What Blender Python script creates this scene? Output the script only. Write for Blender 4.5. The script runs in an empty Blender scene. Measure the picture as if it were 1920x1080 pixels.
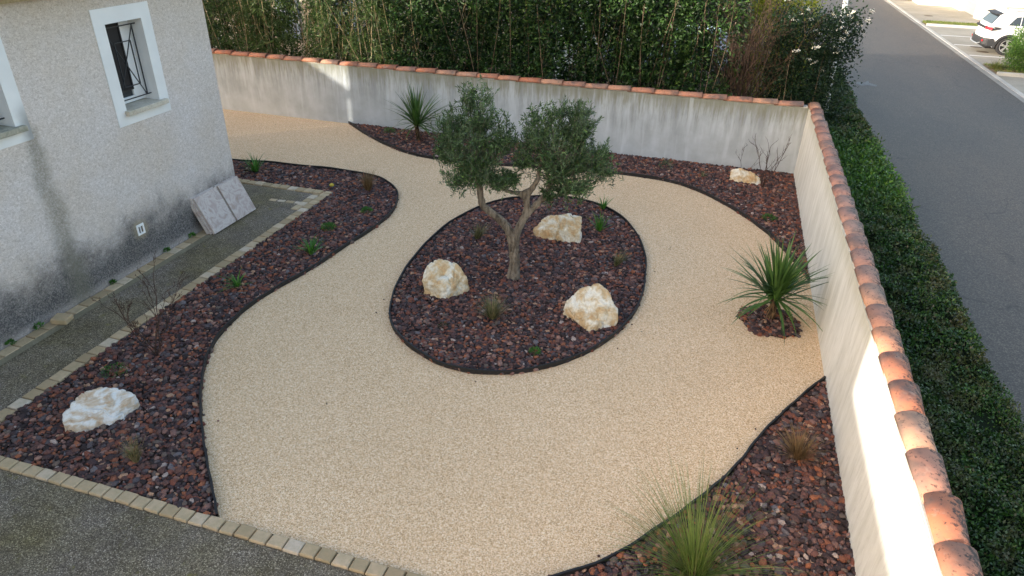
import bpy, math, random
import numpy as np
from mathutils import Matrix, Vector, noise as mnoise
PI = math.pi
rng = np.random.default_rng(7)
random.seed(7)
S = bpy.context.scene
COL = S.collection

# ------------------------------------------------------------------ camera
CAMZ = 5.0
cam = bpy.data.cameras.new('camera'); co = bpy.data.objects.new('camera', cam); COL.objects.link(co)
right = Vector((0.956214, 0.291951, 0.020470)); down = Vector((0.161618, -0.468442, -0.868586)); fwd = Vector((-0.243995, 0.833863, -0.495116))
m = Matrix(((right.x, -down.x, -fwd.x, 0), (right.y, -down.y, -fwd.y, 0), (right.z, -down.z, -fwd.z, CAMZ), (0, 0, 0, 1)))
co.matrix_world = m
cam.sensor_width = 36; cam.lens = 1284.17 / 1920 * 36; cam.clip_end = 1500; cam.clip_start = 0.05
S.camera = co

# ------------------------------------------------------------------ light
EL = math.radians(12.0)
SH = Vector((-0.766, -0.643))                      # horizontal direction towards the sun
W = bpy.data.worlds.new('World'); S.world = W; W.use_nodes = True
wn = W.node_tree.nodes; wl = W.node_tree.links
sky = wn.new('ShaderNodeTexSky'); sky.sky_type = 'NISHITA'; sky.sun_disc = False
sky.sun_elevation = EL; sky.sun_rotation = math.atan2(SH.x, SH.y)
sky.air_density = 1.0; sky.dust_density = 2.5; sky.ozone_density = 0.6
wn['Background'].inputs['Strength'].default_value = 0.15
tint = wn.new('ShaderNodeMix'); tint.data_type = 'RGBA'; tint.blend_type = 'MULTIPLY'; tint.inputs[0].default_value = 1; tint.inputs[7].default_value = (1.05, .985, .94, 1)
wl.new(sky.outputs[0], tint.inputs[6]); wl.new(tint.outputs[2], wn['Background'].inputs['Color'])
sun = bpy.data.lights.new('sun', 'SUN'); sun.energy = 2.0; sun.angle = math.radians(0.6); sun.color = (1.0, 0.92, 0.80)
so = bpy.data.objects.new('sun', sun); COL.objects.link(so)
sd = Vector((SH.x * math.cos(EL), SH.y * math.cos(EL), math.sin(EL)))
so.rotation_euler = sd.to_track_quat('Z', 'Y').to_euler()
S.view_settings.view_transform = 'Standard'; S.view_settings.look = 'None'; S.view_settings.gamma = 1
S.view_settings.exposure = 2.05

# ------------------------------------------------------------------ helpers
def tag(o, label=None, cat=None, group=None, kind=None):
    if label: o['label'] = label
    if cat: o['category'] = cat
    if group: o['group'] = group
    if kind: o['kind'] = kind
    return o

def thing(name, label, cat, loc=(0, 0, 0), rz=0, group=None):
    o = bpy.data.objects.new(name, None); COL.objects.link(o); o.empty_display_size = 0.1
    o.location = loc; o.rotation_euler = (0, 0, rz)
    return tag(o, label, cat, group)

def npmesh(name, V, F, mat, parent=None, smooth=False):
    """V (n,3), F (m,k) arrays of one face size"""
    V = np.asarray(V, np.float32); F = np.asarray(F, np.int32)
    me = bpy.data.meshes.new(name)
    me.vertices.add(len(V)); me.vertices.foreach_set('co', V.ravel())
    k = F.shape[1]
    me.loops.add(F.size); me.loops.foreach_set('vertex_index', F.ravel())
    me.polygons.add(len(F)); me.polygons.foreach_set('loop_start', np.arange(0, F.size, k, dtype=np.int32))
    try: me.polygons.foreach_set('loop_total', np.full(len(F), k, np.int32))
    except Exception: pass
    me.polygons.foreach_set('use_smooth', np.full(len(F), smooth))
    me.update(calc_edges=True); me.validate()
    me.materials.append(mat)
    o = bpy.data.objects.new(name, me); COL.objects.link(o)
    if parent: o.parent = parent
    return o

class MB:
    def __init__(s): s.v = []; s.f = []
    def add(s, vs, fs):
        b = len(s.v); s.v += [tuple(p) for p in vs]; s.f += [tuple(i + b for i in f) for f in fs]; return s
    def box(s, x0, x1, y0, y1, z0, z1):
        vs = [(x0, y0, z0), (x1, y0, z0), (x1, y1, z0), (x0, y1, z0), (x0, y0, z1), (x1, y0, z1), (x1, y1, z1), (x0, y1, z1)]
        return s.add(vs, [(0, 3, 2, 1), (4, 5, 6, 7), (0, 1, 5, 4), (1, 2, 6, 5), (2, 3, 7, 6), (3, 0, 4, 7)])
    def bar(s, a, b, w, h=None, up=(0, 0, 1)):
        h = h or w; a = Vector(a); b = Vector(b); d = (b - a).normalized(); u = Vector(up)
        if abs(d.dot(u)) > .99: u = Vector((0, 1, 0))
        r = d.cross(u).normalized() * w / 2; t = r.cross(d).normalized() * h / 2
        vs = [p + i * r + j * t for p in (a, b) for i, j in ((-1, -1), (1, -1), (1, 1), (-1, 1))]
        return s.add(vs, [(0, 1, 2, 3), (4, 7, 6, 5), (0, 4, 5, 1), (1, 5, 6, 2), (2, 6, 7, 3), (3, 7, 4, 0)])
    def tube(s, pts, rad, n=8, cap=True):
        pts = [Vector(p) for p in pts]; rings = []; b = len(s.v)
        for i, p in enumerate(pts):
            d = (pts[min(i + 1, len(pts) - 1)] - pts[max(i - 1, 0)]).normalized()
            u = Vector((0, 0, 1)) if abs(d.z) < .9 else Vector((1, 0, 0))
            if abs(d.z) >= .9: r = Vector((0, 1, 0)).cross(d).normalized()
            else: r = d.cross(u).normalized()
            t = r.cross(d)
            R = rad[i] if hasattr(rad, '__len__') else rad
            for k in range(n):
                a = 2 * PI * k / n; s.v.append(tuple(p + (r * math.cos(a) + t * math.sin(a)) * R))
        for i in range(len(pts) - 1):
            for k in range(n):
                s.f.append((b + i * n + k, b + (i + 1) * n + k, b + (i + 1) * n + (k + 1) % n, b + i * n + (k + 1) % n))
        if cap:
            s.f.append(tuple(b + k for k in range(n))); s.f.append(tuple(b + (len(pts) - 1) * n + n - 1 - k for k in range(n)))
        return s
    def prism(s, poly, z0, z1):
        n = len(poly); vs = [(x, y, z0) for x, y in poly] + [(x, y, z1) for x, y in poly]
        return s.add(vs, [tuple(range(n - 1, -1, -1)), tuple(range(n, 2 * n))] + [(i, (i + 1) % n, n + (i + 1) % n, n + i) for i in range(n)])
    def build(s, name, mat, parent=None, smooth=False, bevel=0, seg=2):
        me = bpy.data.meshes.new(name); me.from_pydata(s.v, [], s.f); me.validate()
        mats = mat if isinstance(mat, list) else [mat]
        for q in mats: me.materials.append(q)
        if smooth: me.polygons.foreach_set('use_smooth', np.full(len(me.polygons), True))
        o = bpy.data.objects.new(name, me); COL.objects.link(o)
        if parent: o.parent = parent
        if bevel:
            b = o.modifiers.new('bevel', 'BEVEL'); b.width = bevel; b.segments = seg; b.limit_method = 'ANGLE'
        return o

def sheet(name, poly, z, mat, kind='structure'):
    b = MB(); b.add([(x, y, z) for x, y in poly], [tuple(range(len(poly)))])
    return tag(b.build(name, mat), kind=kind)

def inpoly(P, poly):
    x, y = P[:, 0], P[:, 1]; r = np.zeros(len(P), bool); n = len(poly)
    for i in range(n):
        x1, y1 = poly[i]; x2, y2 = poly[(i + 1) % n]
        c = ((y1 > y) != (y2 > y)) & (x < (x2 - x1) * (y - y1) / (y2 - y1 + 1e-12) + x1); r ^= c
    return r

def smooth_curve(pts, n=6, closed=False):
    out = []; N = len(pts); P = [Vector(p) for p in pts]
    for i in range(N if closed else N - 1):
        if closed: a, b, c, d = P[i - 1], P[i], P[(i + 1) % N], P[(i + 2) % N]
        else: a, b, c, d = P[max(i - 1, 0)], P[i], P[i + 1], P[min(i + 2, N - 1)]
        for k in range(n):
            t = k / n
            out.append(.5 * ((2 * b) + (-a + c) * t + (2 * a - 5 * b + 4 * c - d) * t * t + (-a + 3 * b - 3 * c + d) * t ** 3))
    if not closed: out.append(P[-1])
    return [tuple(q) for q in out]

# ------------------------------------------------------------------ materials
class N:
    def __init__(s, name, rough=.8, spec=.3):
        s.m = bpy.data.materials.new(name); s.m.use_nodes = True; s.t = s.m.node_tree
        s.b = s.t.nodes['Principled BSDF']; s.b.inputs['Roughness'].default_value = rough
        s.b.inputs['Specular IOR Level'].default_value = spec
        g = s.t.nodes.new('ShaderNodeNewGeometry'); s.geo = g; s.pos = g.outputs['Position']; s.rnd = g.outputs['Random Per Island']
    def nd(s, ty, **kw):
        n = s.t.nodes.new(ty)
        for k, v in kw.items():
            if k in n.inputs: s.put(n.inputs[k], v)
            else: setattr(n, k, v)
        return n
    def put(s, i, v):
        if isinstance(v, bpy.types.NodeSocket): s.t.links.new(v, i)
        else: i.default_value = v
    def scale(s, v, sc):
        n = s.nd('ShaderNodeVectorMath', operation='MULTIPLY'); s.put(n.inputs[0], v); s.put(n.inputs[1], sc); return n.outputs[0]
    def noise(s, sc, det=3, ro=.5, vec=None, dist=0):
        n = s.nd('ShaderNodeTexNoise', Scale=sc, Detail=det, Roughness=ro, Distortion=dist); s.put(n.inputs['Vector'], vec or s.pos); return n.outputs['Fac']
    def vor(s, sc, out='Color', feat='F1', vec=None):
        n = s.nd('ShaderNodeTexVoronoi', Scale=sc, feature=feat); s.put(n.inputs['Vector'], vec or s.pos); return n.outputs[out]
    def ramp(s, f, st, interp='LINEAR'):
        n = s.nd('ShaderNodeValToRGB'); s.put(n.inputs[0], f); e = n.color_ramp.elements; n.color_ramp.interpolation = interp
        while len(e) < len(st): e.new(.5)
        for i, (p, c) in enumerate(st):
            e[i].position = p; e[i].color = (*c, 1) if hasattr(c, '__len__') else (c, c, c, 1)
        return n.outputs[0]
    def mix(s, f, a, b, mode='MIX'):
        n = s.nd('ShaderNodeMix', data_type='RGBA', blend_type=mode)
        s.put(n.inputs[0], f)
        for i, v in ((6, a), (7, b)): s.put(n.inputs[i], v if isinstance(v, bpy.types.NodeSocket) else (*v, 1))
        return n.outputs[2]
    def math(s, op, a, b=0., c=None, clamp=False):
        n = s.nd('ShaderNodeMath', operation=op, use_clamp=clamp); s.put(n.inputs[0], a); s.put(n.inputs[1], b)
        if c is not None: s.put(n.inputs[2], c)
        return n.outputs[0]
    def xyz(s):
        n = s.nd('ShaderNodeSeparateXYZ'); s.put(n.inputs[0], s.pos); return n.outputs
    def color(s, c): s.put(s.b.inputs['Base Color'], c if isinstance(c, bpy.types.NodeSocket) else (*c, 1)); return s
    def bump(s, h, st=.5, d=.01):
        n = s.nd('ShaderNodeBump', Strength=st, Distance=d); s.put(n.inputs['Height'], h); s.put(s.b.inputs['Normal'], n.outputs[0]); return s
    def smoothstep(s, v, a, b):
        n = s.nd('ShaderNodeMapRange', interpolation_type='SMOOTHSTEP'); s.put(n.inputs[0], v); s.put(n.inputs[1], a); s.put(n.inputs[2], b); return n.outputs[0]

def plain(name, c, rough=.6, spec=.4, metal=0, var=.0):
    n = N(name, rough, spec); n.b.inputs['Metallic'].default_value = metal
    if var:
        f = n.noise(9, 4); n.color(n.mix(n.ramp(f, [(.3, 0), (.7, 1)]), tuple(x * (1 - var) for x in c), tuple(min(1, x * (1 + var)) for x in c)))
    else: n.color(c)
    return n.m

def leafmat(name, stops, rough=.45, trans=.25, spec=.4, patch=None):
    n = N(name, rough, spec); c = n.ramp(n.rnd, stops)
    f = n.noise(2.2, 4, .7); c = n.mix(n.ramp(f, [(.38, 0), (.62, .6)]), c, tuple(x * .7 for x in stops[0][1]))
    f = n.noise(3.1, 3, .6, vec=n.scale(n.pos, (1.3, .8, 1.1))); c = n.mix(n.ramp(f, [(.48, 0), (.66, .6)]), c, stops[-2][1])
    if patch: c = patch(n, c)
    n.color(c)
    tr = n.nd('ShaderNodeBsdfTranslucent'); n.put(tr.inputs[0], c); mx = n.nd('ShaderNodeMixShader'); n.put(mx.inputs[0], trans)
    n.t.links.new(n.b.outputs[0], mx.inputs[1]); n.t.links.new(tr.outputs[0], mx.inputs[2])
    n.t.links.new(mx.outputs[0], n.t.nodes['Material Output'].inputs[0])
    return n.m

def m_gravel():
    n = N('tan_gravel', .9, .25)
    v = n.vor(108); r = n.nd('ShaderNodeSeparateColor'); n.put(r.inputs[0], v)
    c = n.ramp(r.outputs[0], [(0, (0.3259, 0.1807, 0.08476)), (.14, (0.5106, 0.3111, 0.1601)), (.42, (0.717, 0.4766, 0.2731)), (.7, (0.8583, 0.6122, 0.3861)), (1, (0.95, 0.8029, 0.5933))])
    v2 = n.vor(88); r2 = n.nd('ShaderNodeSeparateColor'); n.put(r2.inputs[0], v2)
    c = n.mix(.35, c, n.ramp(r2.outputs[1], [(0, (.40, .26, .13)), (.5, (.68, .49, .30)), (1, (.90, .76, .58))]))
    big = n.noise(.55, 4, .6); c = n.mix(n.ramp(big, [(.3, 0), (.7, 1)]), c, n.mix(1, c, (.93, .92, .90), 'MULTIPLY'))
    sp = n.noise(21, 3, .8); c = n.mix(n.ramp(sp, [(.56, 0), (.70, .12)]), c, (.45, .30, .16))
    n.color(c); d = n.vor(125, 'Distance'); n.bump(d, .6, -.004); return n.m

def m_stone():
    n = N('lava_stone', .85, .3)
    c = n.ramp(n.rnd, [(0, (0.0312, 0.02088, 0.021)), (.08, (0.0806, 0.0464, 0.0462)), (.16, (0.0442, 0.03364, 0.0357)), (.23, (0.1625, 0.058, 0.0399)), (.31, (0.0975, 0.05104, 0.0441)), (.38, (0.0468, 0.03016, 0.0315)), (.45, (0.1365, 0.06264, 0.0525)), (.52, (0.0858, 0.0696, 0.0735)), (.58, (0.2015, 0.07656, 0.0462)), (.65, (0.1105, 0.06032, 0.0525)), (.71, (0.0598, 0.03596, 0.03675)), (.77, (0.195, 0.1044, 0.0861)), (.83, (0.2795, 0.1021, 0.0525)), (.87, (0.1235, 0.09048, 0.0756)), (.91, (0.26, 0.145, 0.1134)), (.945, (0.143, 0.1218, 0.126)), (.968, (0.351, 0.2088, 0.1365)), (.988, (0.364, 0.2784, 0.2415)), (1, (0.715, 0.6032, 0.4935))], 'CONSTANT')
    f = n.noise(90, 3, .6); c = n.mix(1, c, n.ramp(f, [(.3, .72), (.7, 1.3)]), 'MULTIPLY')
    n.color(c); n.bump(f, .6, .006); return n.m

def m_limestone():
    n = N('limestone', .85, .25)
    f = n.noise(6, 6, .62, dist=.4); c = n.ramp(f, [(.27, (0.4524, 0.2604, 0.1154)), (.43, (0.5552, 0.3958, 0.2203)), (.52, (0.6375, 0.5416, 0.3882)), (.62, (0.7609, 0.7291, 0.64))])
    g = n.noise(34, 4, .7); c = n.mix(1, c, n.ramp(g, [(.3, .8), (.7, 1.12)]), 'MULTIPLY')
    n.color(c); h = n.noise(22, 8, .7); n.bump(h, .5, .015); return n.m

def m_limestone_white():
    n = N('limestone_white', .85, .25)
    v = n.scale(n.pos, (1, 1, 2.4)); f = n.noise(6, 6, .65, vec=v, dist=.6)
    c = n.ramp(f, [(.36, (.44, .33, .23)), (.46, (.53, .45, .36)), (.57, (.66, .66, .65))]); n.color(c)
    h = n.noise(22, 8, .7); n.bump(h, .6, .02); return n.m

def m_housewall():
    n = N('rough_render', .92, .15)
    x, y, z = n.xyz()
    f = n.noise(30, 4, .8, vec=n.scale(n.pos, (1, 1, 1.3)), dist=1.2)
    c = n.ramp(f, [(.32, (0.4037, 0.3631, 0.3399)), (.5, (0.5914, 0.5447, 0.5327)), (.66, (0.7511, 0.7081, 0.7072))])
    w = n.noise(1.1, 4, .6); c = n.mix(n.ramp(w, [(.35, 0), (.7, .55)]), c, n.mix(1, c, (.9, .82, .68), 'MULTIPLY'))
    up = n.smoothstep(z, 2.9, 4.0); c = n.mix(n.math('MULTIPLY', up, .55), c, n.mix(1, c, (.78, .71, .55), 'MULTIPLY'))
    # rising damp: an irregular dark band with a lighter washed foot
    e = n.noise(1.6, 6, .7); lim = n.math('MULTIPLY_ADD', e, 1.15, .02)
    near = n.smoothstep(y, 3.5, 9.4); lim = n.math('ADD', lim, n.math('MULTIPLY', near, .02))
    zz = n.math('SUBTRACT', z, lim); band = n.math('SUBTRACT', 1.0, n.smoothstep(zz, -.26, .40))
    foot = n.smoothstep(z, -.02, .17); foot = n.math('MULTIPLY_ADD', foot, .55, .45)
    speck = n.ramp(n.noise(55, 4, .8), [(.34, .55), (.58, 1)])
    damp = n.math('MULTIPLY', n.math('MULTIPLY', band, foot), speck)
    c = n.mix(n.math('MULTIPLY', damp, .97), c, (.050, .052, .056))
    vd = n.math('POWER', n.math('ADD', n.math('POWER', n.math('SUBTRACT', y, 7.365), 2.), n.math('POWER', n.math('SUBTRACT', z, .56), 2.)), .5)
    c = n.mix(n.math('MULTIPLY', n.math('SUBTRACT', 1., n.smoothstep(n.math('ADD', vd, n.math('MULTIPLY', n.noise(11, 3), .08)), .12, .24)), .6), c, (.36, .31, .21))
    # dark run below the sill end of the near window
    wob = n.noise(2.2, 3, .6); xc = n.math('MULTIPLY_ADD', wob, .26, 6.02)
    wd = n.math('MULTIPLY_ADD', n.math('SUBTRACT', 2.5, z), .045, .10)
    dd = n.math('DIVIDE', n.math('ABSOLUTE', n.math('SUBTRACT', y, xc)), wd)
    st = n.math('SUBTRACT', 1.0, n.smoothstep(dd, .1, 1.5)); st = n.math('MULTIPLY', st, n.math('SUBTRACT', 1.0, n.smoothstep(z, 2.36, 2.62)))
    st = n.math('MULTIPLY', n.math('MULTIPLY', st, n.ramp(n.noise(40, 4, .8), [(.3, .3), (.6, 1)])), .72)
    c = n.mix(st, c, (.17, .16, .12))
    n.color(c); h = n.noise(48, 5, .75); n.bump(h, .8, .012); return n.m

def m_surround():
    n = N('smooth_render', .85, .2); x, y, z = n.xyz(); f = n.noise(3, 4)
    c = n.ramp(f, [(.3, (0.665, 0.6745, 0.684)), (.7, (0.7315, 0.741, 0.7505))])
    dd = n.math('ABSOLUTE', n.math('SUBTRACT', y, 6.16)); st = n.math('SUBTRACT', 1., n.smoothstep(n.math('ADD', dd, n.math('MULTIPLY', n.noise(9, 4), .1)), .04, .22))
    st = n.math('MULTIPLY', st, n.math('SUBTRACT', 1., n.smoothstep(z, 2.5, 2.85)))
    c = n.mix(n.math('MULTIPLY', st, .75), c, (.2, .2, .2)); n.color(c); n.bump(n.noise(80, 3), .2, .004); return n.m

def m_gardenwall(name, lo, hi, streak=1., along='x', top=1.4):
    n = N(name, .9, .15); x, y, z = n.xyz(); u = x if along == 'x' else y
    cv = n.nd('ShaderNodeCombineXYZ'); n.put(cv.inputs[0], u); n.put(cv.inputs[2], n.math('MULTIPLY', z, .12))
    a = n.noise(3.4, 6, .65, vec=cv.outputs[0]); b = n.noise(15, 4, .7, vec=cv.outputs[0]); w = n.noise(1.4, 4, .6)
    c = n.mix(n.ramp(n.noise(2.0, 5, .6), [(.3, 0), (.7, 1)]), lo, hi)
    s = n.math('MULTIPLY', n.ramp(a, [(.42, 0), (.62, 1)]), n.smoothstep(z, -.1, 1.3)); c = n.mix(n.math('MULTIPLY', s, .65 * streak), c, tuple(q * .55 for q in lo))
    s2 = n.math('MULTIPLY', n.ramp(b, [(.48, 0), (.66, 1)]), n.smoothstep(z, .35, 1.35)); c = n.mix(n.math('MULTIPLY', s2, .5 * streak), c, (.20, .20, .17))
    tz = n.math('MULTIPLY', n.smoothstep(n.math('ADD', z, n.math('MULTIPLY', n.math('SUBTRACT', b, .5), .8)), .95, 1.42), .75 * streak); c = n.mix(tz, c, (.20, .195, .13))
    lt = n.math('MULTIPLY', n.ramp(n.noise(5, 3, .6, vec=cv.outputs[0]), [(.56, 0), (.68, 1)]), .4 * streak); c = n.mix(lt, c, tuple(min(1, q * 1.15) for q in hi))
    n.color(c); n.bump(n.noise(30, 5, .6), .35, .006); return n.m

def m_rightwall():
    n = N('white_render', .85, .2); x, y, z = n.xyz()
    cv = n.nd('ShaderNodeCombineXYZ'); n.put(cv.inputs[0], n.math('ADD', y, n.math('MULTIPLY', z, .06))); n.put(cv.inputs[2], n.math('MULTIPLY', z, .18))
    a = n.noise(5.5, 5, .65, vec=cv.outputs[0]); c = n.ramp(a, [(.36, (.74, .74, .71)), (.62, (.60, .60, .56))])
    b = n.noise(17, 4, .7, vec=cv.outputs[0]); c = n.mix(n.ramp(b, [(.52, 0), (.72, .45)]), c, (.40, .40, .37))
    t = n.math('MULTIPLY', n.smoothstep(n.math('ADD', z, n.math('MULTIPLY', n.math('SUBTRACT', b, .5), .5)), 1.1, 1.42), .55); c = n.mix(t, c, (.46, .44, .34))
    n.color(c); n.bump(n.noise(26, 5, .6), .45, .008); return n.m

def m_tile(seed):
    n = N('terracotta', .75, .25); oi = n.nd('ShaderNodeObjectInfo').outputs['Random']
    x0_, y0_, z0_ = n.xyz(); c = n.ramp(oi, [(0, (0.4814, 0.1705, 0.08978)), (.25, (0.5296, 0.2365, 0.1465)), (.45, (0.4574, 0.22, 0.1512)), (.62, (0.5416, 0.297, 0.189)), (.8, (0.4333, 0.209, 0.1418)), (1, (0.5657, 0.253, 0.1418))])
    c = n.mix(n.math('MULTIPLY', n.math('MULTIPLY', n.smoothstep(y0_, 6., 9.), n.math('SUBTRACT', 1., n.smoothstep(y0_, 14.6, 14.9))), .45), c, (.36, .235, .205))  # far coping tiles turned mauve, their shade partly put into the colour
    off = n.nd('ShaderNodeCombineXYZ'); n.put(off.inputs[0], n.math('MULTIPLY', oi, 91.)); va = n.nd('ShaderNodeVectorMath', operation='ADD'); n.put(va.inputs[0], n.pos); n.put(va.inputs[1], off.outputs[0])
    p = n.noise(4, 4, .6, vec=va.outputs[0]); c = n.mix(n.ramp(p, [(.44, 0), (.64, .75)]), c, (.14, .11, .10))
    l = n.noise(7, 5, .7, vec=va.outputs[0]); c = n.mix(n.ramp(l, [(.56, 0), (.7, .45)]), c, (.50, .36, .28))
    k = n.noise(26, 6, .8, vec=va.outputs[0]); x, y, z = n.xyz()
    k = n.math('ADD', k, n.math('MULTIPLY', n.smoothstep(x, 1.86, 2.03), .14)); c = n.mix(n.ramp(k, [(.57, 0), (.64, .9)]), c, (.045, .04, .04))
    n.color(c); n.bump(n.noise(60, 4), .25, .004); return n.m

def m_path():
    n = N('washed_concrete', .9, .2); r = n.nd('ShaderNodeSeparateColor'); n.put(r.inputs[0], n.vor(120))
    c = n.ramp(r.outputs[0], [(0, (0.0762, 0.0624, 0.04986)), (.5, (0.1588, 0.1331, 0.1058)), (.85, (0.254, 0.2132, 0.171)), (1, (0.4869, 0.4264, 0.3562))])
    w = n.noise(.8, 5, .65); c = n.mix(n.ramp(w, [(.38, 0), (.66, .85)]), c, n.mix(1, c, (.86, .84, .52), 'MULTIPLY'))
    w2 = n.noise(1.9, 5, .7); c = n.mix(n.ramp(w2, [(.45, 0), (.7, .7)]), c, n.mix(1, c, (.55, .54, .52), 'MULTIPLY'))
    sp = n.noise(6, 5, .75); c = n.mix(n.ramp(sp, [(.60, 0), (.70, .6)]), c, (.17, .15, .035))
    n.color(c); n.bump(n.vor(120, 'Distance'), .6, -.004); return n.m

def m_paver():
    n = N('sandstone_paver', .9, .2)
    c = n.ramp(n.rnd, [(0, (0.3564, 0.2623, 0.1593)), (.4, (0.462, 0.3477, 0.2183)), (.75, (0.5412, 0.4148, 0.2773)), (1, (0.5808, 0.488, 0.3894))])
    f = n.noise(14, 5, .7); c = n.mix(n.ramp(f, [(.40, 0), (.75, .5)]), c, (.24, .22, .12))
    n.color(c); n.bump(n.noise(60, 5, .7), .5, .006); return n.m

def m_asphalt():
    n = N('asphalt', .68, .4); r = n.nd('ShaderNodeSeparateColor'); n.put(r.inputs[0], n.vor(70))
    c = n.ramp(r.outputs[0], [(0, (0.04704, 0.04056, 0.03744)), (.6, (0.07224, 0.06318, 0.05616)), (1, (0.126, 0.1092, 0.0936))])
    w = n.noise(.5, 5, .65, vec=n.scale(n.pos, (1.6, .5, 1))); c = n.mix(n.ramp(w, [(.35, 0), (.7, .7)]), c, n.mix(1, c, (1.4, 1.32, 1.2), 'MULTIPLY'))
    k = n.nd('ShaderNodeTexVoronoi', Scale=.35, feature='DISTANCE_TO_EDGE'); kv = n.nd('ShaderNodeVectorMath', operation='ADD'); kn = n.nd('ShaderNodeTexNoise', Scale=1.6, Detail=5); n.put(kn.inputs['Vector'], n.pos); n.put(kv.inputs[0], n.pos); n.put(kv.inputs[1], kn.outputs['Color']); n.put(k.inputs['Vector'], kv.outputs[0])
    cr = n.math('MULTIPLY', n.math('SUBTRACT', 1., n.smoothstep(k.outputs[0], .002, .010)), n.ramp(n.noise(.3, 2), [(.48, 0), (.58, .5)])); c = n.mix(cr, c, (.02, .02, .02))
    st = n.noise(1.7, 5, .7); c = n.mix(n.ramp(st, [(.60, 0), (.72, .35)]), c, (.04, .038, .036))
    n.color(c); n.bump(n.noise(90, 3), .5, .004); return n.m

def m_concrete(name, a, b, sc=1.2):
    n = N(name, .9, .25); f = n.noise(sc, 6, .65); c = n.ramp(f, [(.3, a), (.7, b)]); g = n.noise(40, 3); c = n.mix(1, c, n.ramp(g, [(.3, .85), (.7, 1.12)]), 'MULTIPLY'); n.color(c); n.bump(g, .3, .004); return n.m

def m_marble():
    n = N('pink_marble', .45, .4); oi = n.nd('ShaderNodeObjectInfo').outputs['Random']
    va = n.nd('ShaderNodeVectorMath', operation='ADD'); n.put(va.inputs[0], n.pos); cc = n.nd('ShaderNodeCombineXYZ'); n.put(cc.inputs[0], n.math('MULTIPLY', oi, 20.)); n.put(va.inputs[1], cc.outputs[0])
    f = n.noise(5, 5, .6, vec=va.outputs[0], dist=1.4); c = n.ramp(f, [(.3, (.36, .28, .24)), (.44, (.44, .37, .35)), (.52, (.54, .49, .46)), (.62, (.42, .34, .32))]); n.color(c); return n.m

M = {}
M['gravel'] = m_gravel(); M['stone'] = m_stone(); M['rock'] = m_limestone(); M['rock_white'] = m_limestone_white()
M['house'] = m_housewall(); M['surround'] = m_surround(); M['back'] = m_gardenwall('grey_render', (0.3612, 0.389, 0.4073), (0.5038, 0.5437, 0.5766))
M['right'] = m_rightwall(); M['tile'] = m_tile(0); M['path'] = m_path(); M['paver'] = m_paver(); M['asphalt'] = m_asphalt()
M['kerb'] = m_concrete('kerb_concrete', (.36, .35, .33), (.5, .49, .46)); M['parking'] = m_concrete('parking_concrete', (.25, .235, .20), (.37, .35, .30), .7)
M['haunch'] = m_concrete('mortar_strip', (.17, .15, .10), (.25, .22, .15), 3)
M['marble'] = m_marble(); M['soil'] = plain('dark_soil', (.045, .032, .026), .95, .1, var=.4)
M['mortar'] = m_concrete('mortar', (.50, .48, .42), (.62, .60, .54), 5)
M['edging'] = plain('black_edging', (.012, .012, .013), .55, .4)
M['iron'] = plain('dark_iron', (.02, .022, .028), .5, .5)
M['white'] = plain('white_paint', (.80, .80, .80), .5, .4)
M['pvc'] = plain('white_plastic', (.78, .80, .83), .35, .5)
M['dark'] = plain('dark_void', (.012, .012, .014), .6, .3)
M['shutter'] = plain('dark_screen', (.018, .016, .018), .6, .3)
M['glass'] = plain('window_glass', (.03, .035, .04), .06, .6)
M['sill'] = m_concrete('stone_sill', (.42, .38, .31), (.58, .54, .47), 6)
M['sill_dirty'] = m_concrete('stained_sill', (.20, .20, .16), (.42, .40, .33), 7)
M['cream'] = m_concrete('cream_render', (.62, .55, .44), (.74, .68, .57), .6)
M['whitewall'] = m_concrete('white_building_render', (.70, .69, .66), (.78, .77, .74), .6)
M['bark'] = None

def m_bark(name, a, b, sc=14):
    n = N(name, .9, .15); v = n.scale(n.pos, (1, 1, .28)); f = n.noise(sc, 6, .65, vec=v, dist=.6)
    c = n.ramp(f, [(.36, tuple(q * .5 for q in a)), (.44, a), (.60, b)]); k = n.noise(3, 3); c = n.mix(n.ramp(k, [(.5, 0), (.7, .5)]), c, tuple(q * .55 for q in a)); n.color(c); n.bump(f, .9, .02); return n.m
M['bark'] = m_bark('olive_bark', (.14, .112, .085), (.25, .21, .165), 16)
M['yucca_bark'] = m_bark('cordyline_bark', (.04, .028, .018), (.19, .125, .075), 40)
M['cane'] = m_bark('pale_cane', (.20, .15, .08), (.42, .34, .21), 9)
M['stem'] = m_bark('brown_stem', (.085, .06, .04), (.20, .15, .10), 9)
M['olive_twig'] = plain('olive_twig', (.17, .155, .12), .8, .2)
M['red_twig'] = plain('red_brown_twig', (.085, .055, .042), .8, .2, var=.3)
M['twig'] = plain('bare_twig', (0.06375, 0.03825, 0.02975), .8, .2, var=.3)
M['olive'] = leafmat('olive_leaf', [(0, (0.02675, 0.05806, 0.02164)), (.4, (0.05145, 0.1064, 0.03246)), (.68, (0.09261, 0.1814, 0.0541)), (.84, (0.1749, 0.254, 0.1352)), (1, (0.1852, 0.3387, 0.07213))], .4, .22)
M['cord'] = leafmat('cordyline_leaf', [(0, (0.0345, 0.084, 0.0198)), (.5, (0.069, 0.1568, 0.033)), (.85, (0.1265, 0.2352, 0.055)), (1, (0.253, 0.2688, 0.11))], .45, .2)
M['grass_green'] = leafmat('green_grass_blade', [(0, (0.06264, 0.1166, 0.0168)), (.5, (0.1357, 0.2041, 0.0336)), (.85, (0.2297, 0.2916, 0.0672)), (1, (0.4176, 0.3499, 0.1344))], .5, .25)
M['grass_brown'] = leafmat('dry_grass_blade', [(0, (.12, .07, .03)), (.5, (.25, .155, .07)), (1, (.40, .28, .14))], .6, .2)
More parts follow.
